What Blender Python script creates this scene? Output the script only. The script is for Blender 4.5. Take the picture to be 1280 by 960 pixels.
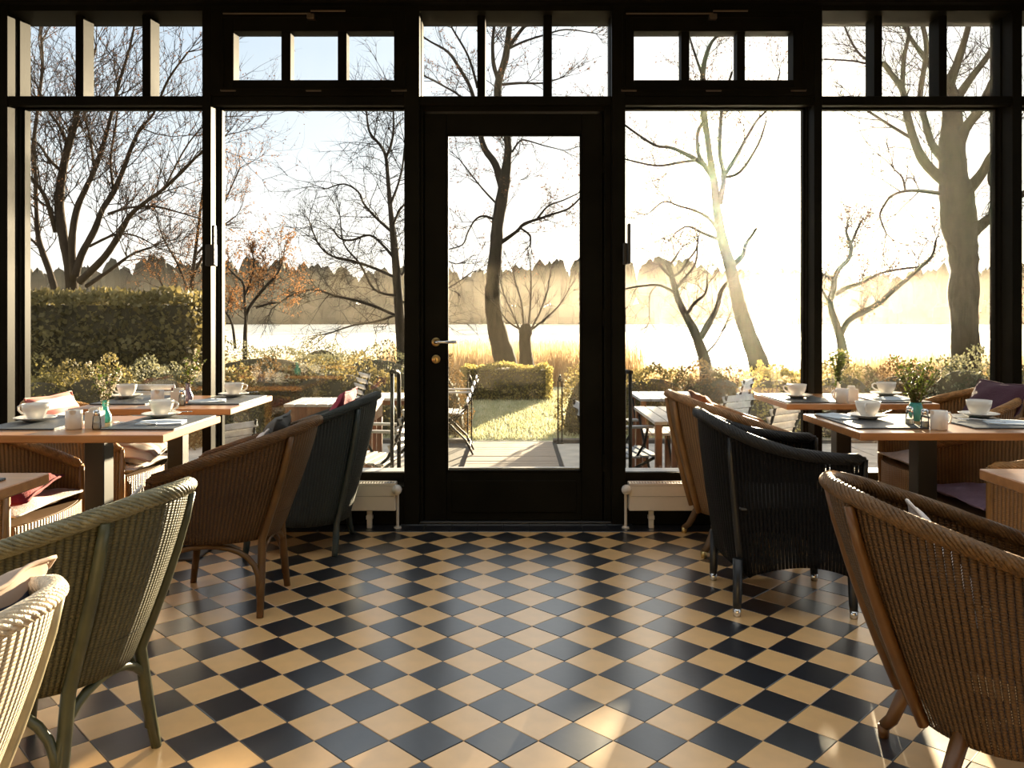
import bpy, math, random
import numpy as np
from mathutils import Vector, Matrix

# ------------------------------------------------------------------ camera, world, sun, exposure
sc = bpy.context.scene
for o in list(bpy.data.objects):
    bpy.data.objects.remove(o)
col = sc.collection
F, CU, CV, EYE = 1006.0, 643.0, 398.0, 1.2          # focal length and horizon of the 1280x960 frame
cam_d = bpy.data.cameras.new('camera')
cam_d.sensor_width = 36.0
cam_d.lens = 36.0 * F / 1280.0
cam_d.shift_x = -(CU - 640.0) / 1280.0
cam_d.shift_y = -(480.0 - CV) / 1280.0
cam_d.clip_start = 0.05
cam_d.clip_end = 2000
cam = bpy.data.objects.new('camera', cam_d)
cam.location = (0, 0, EYE)
cam.rotation_euler = (math.radians(90), 0, 0)
col.objects.link(cam)
sc.camera = cam

SUN_AZ, SUN_EL = math.radians(17.2), math.radians(6.6)
SUN = Vector((math.sin(SUN_AZ) * math.cos(SUN_EL), math.cos(SUN_AZ) * math.cos(SUN_EL), math.sin(SUN_EL)))
sd = bpy.data.lights.new('sun', 'SUN')
sd.energy = 29.0
sd.color = (1.0, 0.80, 0.53)
sd.angle = math.radians(0.9)
sun = bpy.data.objects.new('sun', sd)
sun.rotation_euler = SUN.to_track_quat('Z', 'Y').to_euler()
col.objects.link(sun)

world = bpy.data.worlds.new('sky')
sc.world = world
world.use_nodes = True
wn, wl = world.node_tree.nodes, world.node_tree.links
wn.clear()


def wnode(t, **kw):
    n = wn.new(t)
    for k, v in kw.items():
        setattr(n, k, v)
    return n


w_out = wnode('ShaderNodeOutputWorld')
w_bg = wnode('ShaderNodeBackground')
w_bg.inputs['Strength'].default_value = 1.0
w_tc = wnode('ShaderNodeTexCoord')
w_sep = wnode('ShaderNodeSeparateXYZ')
wl.new(w_tc.outputs['Generated'], w_sep.inputs[0])
w_ramp = wnode('ShaderNodeValToRGB')
el = w_ramp.color_ramp.elements
el[0].position, el[0].color = 0.0, (0.16, 0.15, 0.12, 1)
el[1].position, el[1].color = 1.0, (0.86, 0.86, 0.86, 1)
for p, c in ((0.495, (0.16, 0.15, 0.12, 1)), (0.50, (1.30, 1.16, 0.95, 1)), (0.54, (1.05, 1.01, 0.95, 1)), (0.60, (0.66, 0.72, 0.78, 1)),
             (0.655, (0.52, 0.61, 0.72, 1)), (0.74, (0.62, 0.68, 0.76, 1))):
    e = el.new(p)
    e.color = c
w_ma = wnode('ShaderNodeMath', operation='MULTIPLY_ADD')
w_ma.inputs[1].default_value = 0.5
w_ma.inputs[2].default_value = 0.5
wl.new(w_sep.outputs['Z'], w_ma.inputs[0])
wl.new(w_ma.outputs[0], w_ramp.inputs[0])
w_dot = wnode('ShaderNodeVectorMath', operation='DOT_PRODUCT')
w_dot.inputs[1].default_value = tuple(SUN)
wl.new(w_tc.outputs['Generated'], w_dot.inputs[0])
w_mx = wnode('ShaderNodeMath', operation='MAXIMUM')
w_mx.inputs[1].default_value = 0.0
wl.new(w_dot.outputs['Value'], w_mx.inputs[0])
prev = w_ramp.outputs[0]
for power, colr in ((16.0, (0.75, 0.62, 0.44, 1)), (90.0, (2.2, 1.75, 1.1, 1)), (900.0, (9.0, 7.0, 4.2, 1))):
    pw = wnode('ShaderNodeMath', operation='POWER')
    pw.inputs[1].default_value = power
    wl.new(w_mx.outputs[0], pw.inputs[0])
    sc_ = wnode('ShaderNodeVectorMath', operation='SCALE')
    sc_.inputs[0].default_value = colr[:3]
    wl.new(pw.outputs[0], sc_.inputs['Scale'])
    ad = wnode('ShaderNodeVectorMath', operation='ADD')
    wl.new(prev, ad.inputs[0])
    wl.new(sc_.outputs[0], ad.inputs[1])
    prev = ad.outputs[0]
wl.new(prev, w_bg.inputs['Color'])
wl.new(w_bg.outputs[0], w_out.inputs['Surface'])

sc.view_settings.view_transform = 'Standard'
sc.view_settings.look = 'None'
sc.view_settings.gamma = 1.0
sc.view_settings.use_curve_mapping = False
sc.view_settings.exposure = 0.6
cy = sc.cycles
cy.max_bounces = 7
cy.diffuse_bounces = 4
cy.glossy_bounces = 3
cy.transmission_bounces = 4
cy.transparent_max_bounces = 24
cy.volume_bounces = 0
cy.caustics_reflective = False
cy.caustics_refractive = False
cy.sample_clamp_indirect = 6.0
cy.use_denoising = True

# ------------------------------------------------------------------ helpers
rng = random.Random(7)
PI = math.pi


def at(u, v, y):
    return Vector(((u - CU) / F * y, y, EYE - (v - CV) / F * y))


def tag(o, label=None, cat=None, group=None, kind=None):
    if label:
        o['label'] = label
    if cat:
        o['category'] = cat
    if group:
        o['group'] = group
    if kind:
        o['kind'] = kind
    return o


def empty(name, loc=(0, 0, 0), rz=0.0, parent=None):
    o = bpy.data.objects.new(name, None)
    o.location = loc
    o.rotation_euler = (0, 0, rz)
    o.empty_display_size = 0.1
    if parent:
        o.parent = parent
    col.objects.link(o)
    return o


def link(name, me, parent=None, loc=(0, 0, 0), rot=(0, 0, 0)):
    o = bpy.data.objects.new(name, me)
    o.location = loc
    o.rotation_euler = rot
    if parent:
        o.parent = parent
    col.objects.link(o)
    return o


class MB:
    def __init__(self):
        self.v, self.f, self.uv, self.mi = [], [], [], []
        self.cur = 0

    def add(self, vs, fs, uv=None):
        b = len(self.v)
        self.v.extend([tuple(p) for p in vs])
        self.uv.extend(uv if uv is not None else [(0.0, 0.0)] * len(vs))
        self.f.extend([tuple(i + b for i in q) for q in fs])
        self.mi.extend([self.cur] * len(fs))
        return self

    def box(self, x0, x1, y0, y1, z0, z1, m=None):
        vs = [Vector((x, y, z)) for z in (z0, z1) for y in (y0, y1) for x in (x0, x1)]
        if m is not None:
            vs = [m @ p for p in vs]
        return self.add(vs, [(0, 2, 3, 1), (4, 5, 7, 6), (0, 1, 5, 4), (2, 6, 7, 3), (0, 4, 6, 2), (1, 3, 7, 5)])

    def bbox(self, x0, x1, y0, y1, z0, z1, b=0.004, m=None):
        """box with chamfered edges"""
        vs, idx = [], {}
        X, Y, Z = (x0, x1), (y0, y1), (z0, z1)
        for i in (0, 1):
            for j in (0, 1):
                for k in (0, 1):
                    sx, sy, sz = 1 - 2 * i, 1 - 2 * j, 1 - 2 * k
                    p = (X[i], Y[j], Z[k])
                    for a, q in enumerate(((p[0], p[1] + sy * b, p[2] + sz * b), (p[0] + sx * b, p[1], p[2] + sz * b), (p[0] + sx * b, p[1] + sy * b, p[2]))):
                        idx[(i, j, k, a)] = len(vs)
                        vs.append(Vector(q) if m is None else m @ Vector(q))
        I = idx
        fs = []
        for s in (0, 1):
            fs.append([I[(s, 0, 0, 0)], I[(s, 1, 0, 0)], I[(s, 1, 1, 0)], I[(s, 0, 1, 0)]])
            fs.append([I[(0, s, 0, 1)], I[(1, s, 0, 1)], I[(1, s, 1, 1)], I[(0, s, 1, 1)]])
            fs.append([I[(0, 0, s, 2)], I[(1, 0, s, 2)], I[(1, 1, s, 2)], I[(0, 1, s, 2)]])
        for a in (0, 1):
            for b_ in (0, 1):
                fs.append([I[(0, a, b_, 1)], I[(1, a, b_, 1)], I[(1, a, b_, 2)], I[(0, a, b_, 2)]])
                fs.append([I[(a, 0, b_, 0)], I[(a, 1, b_, 0)], I[(a, 1, b_, 2)], I[(a, 0, b_, 2)]])
                fs.append([I[(a, b_, 0, 0)], I[(a, b_, 1, 0)], I[(a, b_, 1, 1)], I[(a, b_, 0, 1)]])
                for c in (0, 1):
                    fs.append([I[(a, b_, c, 0)], I[(a, b_, c, 1)], I[(a, b_, c, 2)]])
        return self.add(vs, fs)

    def tube(self, pts, r, n=6, cap=True, twist=None):
        pts = [Vector(p) for p in pts]
        k = len(pts)
        rad = r if isinstance(r, (list, tuple)) else [r] * k
        vs, L = [], 0.0
        uvs = []
        up = None
        for i, p in enumerate(pts):
            t = (pts[min(i + 1, k - 1)] - pts[max(i - 1, 0)])
            if t.length < 1e-9:
                t = Vector((0, 0, 1))
            t.normalize()
            if up is None:
                a = Vector((0, 0, 1)) if abs(t.z) < 0.9 else Vector((1, 0, 0))
                up = t.cross(a).normalized()
            else:
                up = (up - t * up.dot(t))
                up = up.normalized() if up.length > 1e-6 else t.orthogonal().normalized()
            w = t.cross(up)
            if i:
                L += (p - pts[i - 1]).length
            for j in range(n):
                a = 2 * PI * j / n
                vs.append(p + (up * math.cos(a) + w * math.sin(a)) * rad[i])
                uvs.append((j / n, L))
        fs = []
        for i in range(k - 1):
            for j in range(n):
                a, b = i * n + j, i * n + (j + 1) % n
                fs.append((a, b, b + n, a + n))
        if cap:
            fs.append(tuple(range(n - 1, -1, -1)))
            fs.append(tuple((k - 1) * n + j for j in range(n)))
        return self.add(vs, fs, uvs)

    def lathe(self, prof, n=24, c=(0, 0, 0), close=True):
        vs, fs = [], []
        for (r, z) in prof:
            for j in range(n):
                a = 2 * PI * j / n
                vs.append((c[0] + r * math.cos(a), c[1] + r * math.sin(a), c[2] + z))
        m = len(prof)
        for i in range(m - 1):
            for j in range(n):
                a, b = i * n + j, i * n + (j + 1) % n
                fs.append((a, b, b + n, a + n))
        if close:
            fs.append(tuple(range(n - 1, -1, -1)))
            fs.append(tuple((m - 1) * n + j for j in range(n)))
        return self.add(vs, fs)

    def grid(self, rows, uv=None, closed=False):
        """rows: list of lists of points"""
        k, n = len(rows), len(rows[0])
        vs = [p for r_ in rows for p in r_]
        u = [q for r_ in uv for q in r_] if uv else None
        fs = []
        for i in range(k - 1):
            for j in range(n - (0 if closed else 1)):
                a, b = i * n + j, i * n + (j + 1) % n
                fs.append((a, b, b + n, a + n))
        return self.add(vs, fs, u)

    def prism(self, poly, z0, z1, m=None):
        n = len(poly)
        vs = [Vector((x, y, z0)) for x, y in poly] + [Vector((x, y, z1)) for x, y in poly]
        if m is not None:
            vs = [m @ p for p in vs]
        fs = [tuple(range(n - 1, -1, -1)), tuple(range(n, 2 * n))]
        for j in range(n):
            b = (j + 1) % n
            fs.append((j, b, b + n, j + n))
        return self.add(vs, fs)

    def mesh(self, name, mats, smooth=False, uv=False):
        me = bpy.data.meshes.new(name)
        me.from_pydata([tuple(p) for p in self.v], [], self.f)
        mats = mats if isinstance(mats, (list, tuple)) else [mats]
        for m in mats:
            me.materials.append(m)
        if len(mats) > 1:
            me.polygons.foreach_set('material_index', self.mi)
        if smooth:
            me.polygons.foreach_set('use_smooth', [True] * len(me.polygons))
        if uv:
            a = me.attributes.new('wuv', 'FLOAT_VECTOR', 'POINT')
            arr = np.zeros((len(self.v), 3), np.float32)
            arr[:, :2] = np.array(self.uv, np.float32)
            a.data.foreach_set('vector', arr.ravel())
        me.update()
        return me

    def build(self, name, mats, parent=None, smooth=False, loc=(0, 0, 0), rot=(0, 0, 0), uv=False):
        return link(name, self.mesh(name, mats, smooth, uv), parent, loc, rot)


def np_quads(name, V, mat, parent=None):
    """V: (n,4,3) loose quads -> one mesh object"""
    n = len(V)
    me = bpy.data.meshes.new(name)
    me.vertices.add(n * 4)
    me.vertices.foreach_set('co', np.asarray(V, np.float32).ravel())
    me.loops.add(n * 4)
    me.loops.foreach_set('vertex_index', np.arange(n * 4, dtype=np.int32))
    me.polygons.add(n)
    me.polygons.foreach_set('loop_start', np.arange(0, n * 4, 4, dtype=np.int32))
    me.materials.append(mat)
    me.update(calc_edges=True)
    me.validate()
    return link(name, me, parent)


# ------------------------------------------------------------------ materials
MATS = {}


def nodes_of(name):
    m = bpy.data.materials.new(name)
    m.use_nodes = True
    nt = m.node_tree
    nt.nodes.clear()
    out = nt.nodes.new('ShaderNodeOutputMaterial')
    return m, nt, out


def mat(name, c, rough=0.5, metal=0.0, spec=0.5, var=0.12, scale=8.0, bump=0.0, bscale=60.0, coat=0.0, trans=0.0, c2=None, stretch=None, sheen=0.0):
    if name in MATS:
        return MATS[name]
    m, nt, out = nodes_of(name)
    N, L = nt.nodes, nt.links
    b = N.new('ShaderNodeBsdfPrincipled')
    b.inputs['Roughness'].default_value = rough
    b.inputs['Metallic'].default_value = metal
    b.inputs['Specular IOR Level'].default_value = spec
    b.inputs['Coat Weight'].default_value = coat
    b.inputs['Coat Roughness'].default_value = 0.28
    b.inputs['Sheen Weight'].default_value = sheen
    tc = N.new('ShaderNodeTexCoord')
    mp = N.new('ShaderNodeMapping')
    if stretch:
        mp.inputs['Scale'].default_value = stretch
    L.new(tc.outputs['Object'], mp.inputs[0])
    nz = N.new('ShaderNodeTexNoise')
    nz.inputs['Scale'].default_value = scale
    nz.inputs['Detail'].default_value = 3.0
    L.new(mp.outputs[0], nz.inputs['Vector'])
    mix = N.new('ShaderNodeMix')
    mix.data_type = 'RGBA'
    ca = c2 if c2 else tuple(max(0.0, x * (1 - var)) for x in c)
    cb = c if c2 else tuple(min(1.0, x * (1 + var)) for x in c)
    mix.inputs[6].default_value = (*ca, 1)
    mix.inputs[7].default_value = (*cb, 1)
    rmp = N.new('ShaderNodeMapRange')
    rmp.inputs[1].default_value = 0.3
    rmp.inputs[2].default_value = 0.7
    L.new(nz.outputs[0], rmp.inputs[0])
    L.new(rmp.outputs[0], mix.inputs[0])
    L.new(mix.outputs[2], b.inputs['Base Color'])
    if bump > 0:
        n2 = N.new('ShaderNodeTexNoise')
        n2.inputs['Scale'].default_value = bscale
        n2.inputs['Detail'].default_value = 2.0
        L.new(mp.outputs[0], n2.inputs['Vector'])
        bp = N.new('ShaderNodeBump')
        bp.inputs['Strength'].default_value = bump
        bp.inputs['Distance'].default_value = 0.02
        L.new(n2.outputs[0], bp.inputs['Height'])
        L.new(bp.outputs[0], b.inputs['Normal'])
    last = b.outputs[0]
    if trans > 0:
        t = N.new('ShaderNodeBsdfTranslucent')
        L.new(mix.outputs[2], t.inputs['Color'])
        ms = N.new('ShaderNodeMixShader')
        ms.inputs[0].default_value = trans
        L.new(last, ms.inputs[1])
        L.new(t.outputs[0], ms.inputs[2])
        last = ms.outputs[0]
    L.new(last, out.inputs['Surface'])
    MATS[name] = m
    return m


def math_node(nt, op, a, b=None):
    n = nt.nodes.new('ShaderNodeMath')
    n.operation = op
    for i, x in enumerate((a, b)):
        if x is None:
            continue
        if isinstance(x, (int, float)):
            n.inputs[i].default_value = x
        else:
            nt.links.new(x, n.inputs[i])
    return n.outputs[0]


def weave(name, c, dark=0.25, pitch=0.0150, pitch2=0.007, holes=0.0, rough=0.55, spec=0.4):
    if name in MATS:
        return MATS[name]
    m, nt, out = nodes_of(name)
    N, L = nt.nodes, nt.links
    at_ = N.new('ShaderNodeAttribute')
    at_.attribute_name = 'wuv'
    sp = N.new('ShaderNodeSeparateXYZ')
    L.new(at_.outputs['Vector'], sp.inputs[0])
    cu = math_node(nt, 'DIVIDE', sp.outputs[0], pitch)
    s = math_node(nt, 'ABSOLUTE', math_node(nt, 'SINE', math_node(nt, 'MULTIPLY', cu, PI)))
    fl = math_node(nt, 'FLOOR', cu)
    cv = math_node(nt, 'ADD', math_node(nt, 'DIVIDE', sp.outputs[1], pitch2), math_node(nt, 'MULTIPLY', fl, 0.5))
    t = math_node(nt, 'ABSOLUTE', math_node(nt, 'SINE', math_node(nt, 'MULTIPLY', cv, PI)))
    h = math_node(nt, 'ADD', math_node(nt, 'MULTIPLY', s, 0.7), math_node(nt, 'MULTIPLY', t, 0.3))
    nz = N.new('ShaderNodeTexNoise')
    nz.inputs['Scale'].default_value = 9.0
    tc = N.new('ShaderNodeTexCoord')
    L.new(tc.outputs['Object'], nz.inputs['Vector'])
    hv = math_node(nt, 'MULTIPLY', h, math_node(nt, 'ADD', nz.outputs[0], 0.45))
    mix = N.new('ShaderNodeMix')
    mix.data_type = 'RGBA'
    mix.inputs[6].default_value = (*[x * dark for x in c], 1)
    mix.inputs[7].default_value = (*c, 1)
    L.new(hv, mix.inputs[0])
    b = N.new('ShaderNodeBsdfPrincipled')
    b.inputs['Roughness'].default_value = rough
    b.inputs['Specular IOR Level'].default_value = spec
    L.new(mix.outputs[2], b.inputs['Base Color'])
    bp = N.new('ShaderNodeBump')
    bp.inputs['Strength'].default_value = 1.0
    bp.inputs['Distance'].default_value = 0.006
    L.new(h, bp.inputs['Height'])
    L.new(bp.outputs[0], b.inputs['Normal'])
    last = b.outputs[0]
    if holes > 0:
        a = math_node(nt, 'LESS_THAN', s, 0.22 + holes * 0.5)
        d = math_node(nt, 'GREATER_THAN', t, 0.62 - holes * 0.5)
        hole = math_node(nt, 'MULTIPLY', a, d)
        tr = N.new('ShaderNodeBsdfTransparent')
        ms = N.new('ShaderNodeMixShader')
        L.new(hole, ms.inputs[0])
        L.new(last, ms.inputs[1])
        L.new(tr.outputs[0], ms.inputs[2])
        last = ms.outputs[0]
    L.new(last, out.inputs['Surface'])
    MATS[name] = m
    return m


def glass_mat(name, tint=(0.97, 0.98, 0.97), refl=1.0, dust=0.0):
    m, nt, out = nodes_of(name)
    N, L = nt.nodes, nt.links
    tr = N.new('ShaderNodeBsdfTransparent')
    tr.inputs[0].default_value = (*tint, 1)
    gl = N.new('ShaderNodeBsdfGlossy')
    gl.inputs['Roughness'].default_value = 0.0
    fr = N.new('ShaderNodeFresnel')
    fr.inputs[0].default_value = 1.35
    f = math_node(nt, 'MULTIPLY', fr.outputs[0], refl)
    ms = N.new('ShaderNodeMixShader')
    L.new(f, ms.inputs[0])
    L.new(tr.outputs[0], ms.inputs[1])
    L.new(gl.outputs[0], ms.inputs[2])
    L.new(ms.outputs[0], out.inputs['Surface'])
    if dust > 0:                       # fine dust film, forward scatter added to put glare around the sun
        v = N.new('ShaderNodeVolumeScatter')
        v.inputs['Color'].default_value = (1.0, .95, .86, 1)
        v.inputs['Density'].default_value = dust
        v.inputs['Anisotropy'].default_value = 0.92
        L.new(v.outputs[0], out.inputs['Volume'])
    return m


M_FRAME = mat('frame_paint', (0.012, 0.011, 0.0075), rough=0.5, spec=0.02, var=0.25, scale=3)
M_SILL = mat('sill_white', (0.72, 0.70, 0.66), rough=0.4)
M_GLASS = glass_mat('window_glass', dust=0.38)
M_CLEAR = glass_mat('clear_glass')
M_CEIL = mat('ceiling_paint', (0.10, 0.09, 0.075), rough=0.8)
M_WALL = mat('wall_plaster', (0.30, 0.25, 0.18), rough=0.85, bump=0.1)
M_GROUT = mat('grout', (0.035, 0.032, 0.028), rough=0.8)
M_CREAM = mat('tile_cream', (0.88, 0.54, 0.23), rough=0.33, spec=0.9, coat=1.0, var=0.06, scale=14, bump=0.03, bscale=25)
M_DARK = mat('tile_dark', (0.012, 0.014, 0.020), rough=0.33, spec=1.0, coat=1.0, var=0.2, scale=14, bump=0.03, bscale=25)
M_OAK = mat('table_oak', (0.50, 0.22, 0.07), rough=0.33, spec=0.5, c2=(0.36, 0.145, 0.04), scale=5, stretch=(1, 9, 9), coat=0.7)
M_STEEL = mat('dark_steel', (0.020, 0.019, 0.017), rough=0.4, metal=0.0)
M_CHROME = mat('chrome', (0.75, 0.74, 0.72), rough=0.18, metal=1.0, var=0.03)
M_BRASS = mat('brass', (0.62, 0.44, 0.18), rough=0.3, metal=1.0)
M_PORC = mat('porcelain', (0.80, 0.77, 0.72), rough=0.15, var=0.02)
M_SLATE = mat('slate_mat', (0.055, 0.062, 0.07), rough=0.38, bump=0.15, bscale=120)
M_NAPKIN = mat('napkin', (0.62, 0.68, 0.74), rough=0.9)
M_RAD = mat('radiator_enamel', (0.72, 0.66, 0.57), rough=0.35, var=0.03)


def is_struct(o):
    o['kind'] = 'structure'
    return o


# ------------------------------------------------------------------ room shell
YW, YG, YB = 4.68, 4.85, 4.53          # inner frame face, glass plane, start of the dark border row
ZC = 3.06
XR = 3.75
floor = is_struct(empty('floor'))
MB().box(-XR, XR, -3.0, YG + 0.05, -0.06, -0.004).build('grout_bed', M_GROUT, floor)

D = 0.2127
XC, YC0 = -0.038, 4.521
HS = D / 2 - 0.0016


def tile_mesh(name, m):
    b = MB()
    t = HS
    c = 0.0015
    top = [(0, -t + c), (t - c, 0), (0, t - c), (-t + c, 0)]
    bot = [(0, -t), (t, 0), (0, t), (-t, 0)]
    vs = [(x, y, 0) for x, y in top] + [(x, y, -c) for x, y in bot] + [(x, y, -0.009) for x, y in bot]
    fs = [(0, 1, 2, 3)]
    for j in range(4):
        k = (j + 1) % 4
        fs += [(j, j + 4, k + 4, k), (j + 4, j + 8, k + 8, k + 4)]
    return b.add(vs, fs).mesh(name, m)


tm = [tile_mesh('tile_cream', M_CREAM), tile_mesh('tile_dark', M_DARK)]
tiles = []
for j in range(-1, 36):
    for i in range(-18, 19):
        for kind in (0, 1):
            if kind == 1:
                x, y = XC + i * D, YC0 - (j + 0.5) * D
            else:
                x, y = XC + (i + 0.5) * D, YC0 - j * D
            if abs(x) > XR - 0.1 or y > YC0 + 0.01:
                continue
            tiles.append((x, y, kind))
seen, rest = [], []
for (x, y, kind) in tiles:
    ok = False
    if 1.9 < y < YC0 - 0.01:
        u, v = CU + x / y * F, CV + EYE / y * F
        if 20 < u < 1260 and v < 985:
            ok = True
            if u < 175 and v > 640:
                ok = u > 40 + (960 - v) * 0.35
    (seen if ok else rest).append((x, y, kind))
seen.sort(key=lambda t: t[1])
rest += seen[300:]
seen = seen[:300]
for (x, y, kind) in seen:
    link('tile', tm[kind], floor, (x, y, rng.uniform(-0.0004, 0.0004)), (rng.uniform(-.0025, .0025), rng.uniform(-.0025, .0025), 0))
fld = MB()
for (x, y, kind) in rest:
    fld.cur = kind
    t = HS
    if y > YC0 - 0.01:
        poly = [(x - t, y - 0.0016), (x, y - t), (x + t, y - 0.0016)]
    else:
        poly = [(x, y - t), (x + t, y), (x, y + t), (x - t, y)]
    if kind == 1 and y > YC0:
        continue
    fld.prism(poly, -0.009, rng.uniform(-0.0003, 0.0003))
fo = fld.build('tile_field', [M_CREAM, M_DARK], floor)
fo['kind'] = 'stuff'
bt = MB().bbox(-0.0735, 0.0735, 0, 0.148, -0.009, 0.0005, 0.0015).mesh('border_tile', M_DARK)
for i in range(-24, 25):
    link('border_tile', bt, floor, (0.012 + i * 0.15, YC0 + 0.005, 0))
for i in range(-4, 5):
    link('border_tile', bt, floor, (0.012 + i * 0.15, YC0 + 0.155, 0))

ceil = is_struct(empty('ceiling'))
SKX, SK0, SK1 = 3.4, -2.7, 4.3            # unseen glazed roof, added so more daylight reaches the floor
b = MB()
b.box(-XR - .1, -SKX, -3.1, 4.95, ZC, ZC + 0.12)
b.box(SKX, XR + .1, -3.1, 4.95, ZC, ZC + 0.12)
b.box(-SKX, SKX, -3.1, SK0, ZC, ZC + 0.12)
b.box(-SKX, SKX, SK1, 4.95, ZC, ZC + 0.12)
b.build('ceiling_board', M_CEIL, ceil)
for k in range(5):
    y = SK0 + k * (SK1 - SK0) / 4
    MB().box(-SKX, SKX, y - .03, y + .03, ZC, ZC + .12).build('added_roof_bar', M_FRAME, ceil)
for k in range(4):
    y0 = SK0 + k * (SK1 - SK0) / 4
    MB().box(-SKX, SKX, y0 + .03, y0 + (SK1 - SK0) / 4 - .03, ZC + .08, ZC + .088).build('added_roof_pane', M_CLEAR, ceil)
# unseen side walls, glazing added to let in more daylight; back wall plain
is_struct(MB().box(-XR - .1, XR + .1, -3.1, -3.0, -0.06, ZC).build('wall_back', M_WALL))
for side, sx in (('left', -1), ('right', 1)):
    w = is_struct(empty('wall_' + side))
    b = MB()
    x0, x1 = sorted((sx * XR, sx * (XR + 0.1)))
    b.box(x0, x1, -3.0, 4.95, -0.06, 0.27)
    b.box(x0, x1, -3.0, 4.95, 2.5, 2.58)
    b.box(x0, x1, -3.0, 4.95, 2.95, ZC)
    b.build('wall_frame', M_FRAME, w)
    for k in range(9):
        y = -2.9 + k * 0.955
        MB().box(x0, x1, y - 0.04, y + 0.04, 0.27, 2.95).build('post', M_FRAME, w)
    MB().box(sx * (XR + .05) - .004, sx * (XR + .05) + .004, -3.0, 4.9, 0.27, 2.95).build('pane', M_CLEAR, w)


def X_at(u, y):
    return (u - CU) / F * y


def Z_at(v, y):
    return EYE - (v - CV) / F * y


ZT0, ZT1 = Z_at(134.5, YG - .02), Z_at(120, YW + .01)      # transom rail
ZTOP = Z_at(25.0, YG - .02)
ZS = Z_at(590, YG)                           # sill
# vertical posts (inner faces), left edge / right edge in the picture at the inner plane
posts = [(-6, 9), (252.5, 263.5), (510, 524), (765, 777), (1018, 1028), (1266, 1278)]
PX = [(X_at(a, YW), X_at(b, YW)) for a, b in posts]
PX[2] = (X_at(510, YG) + 0.0, X_at(524, YW))
PX[3] = (X_at(765, YW), X_at(777, YG))
n_trim = 1
for i, (a, b) in enumerate(PX):
    t = is_struct(empty('trim_%d' % n_trim))
    n_trim += 1
    m = MB()
    m.bbox(a, b, YW, YW + 0.075, 0.0, ZC - 0.001, 0.003)
    m.build('post', M_FRAME, t)
    c = (a + b) / 2
    h = (b - a) / 2
    MB().box(c - h * 0.72, c + h * 0.72, YW + 0.07, YW + 0.125, 0.0, ZC - 0.001).build('web', M_FRAME, t)
    MB().bbox(a, b, YW + 0.12, YG + 0.06, -0.1, ZC - 0.001, 0.003).build('cover_strip', M_FRAME, t)
# outermost extra bay posts
PXL = [(-XR, -XR + 0.06)]
head = is_struct(MB().box(-XR, XR, YW + 0.005, YG + 0.09, ZTOP, ZC - 0.002).build('trim_%d' % n_trim, M_FRAME)); n_trim += 1
beam = is_struct(MB().bbox(-XR, XR, YW - 0.05, YW + 0.004, ZTOP + 0.03, ZC - 0.002, 0.004).build('trim_%d' % n_trim, M_FRAME)); n_trim += 1

bays = [(-XR, PX[0][0]), (PX[0][1], PX[1][0]), (PX[1][1], PX[2][0]), (PX[2][1], PX[3][0]), (PX[3][1], PX[4][0]), (PX[4][1], PX[5][0]), (PX[5][1], XR)]
wi = 1


def hinge_bits(parent, xs, z, w=0.09):
    for x in xs:
        MB().bbox(x - w / 2, x + w / 2, YW - 0.006, YW + 0.004, z - 0.006, z + 0.006, 0.002).build('hinge', M_HINGE, parent)


M_HINGE = mat('hinge_grey', (0.16, 0.13, 0.10), rough=0.35, metal=0.6)

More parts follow.
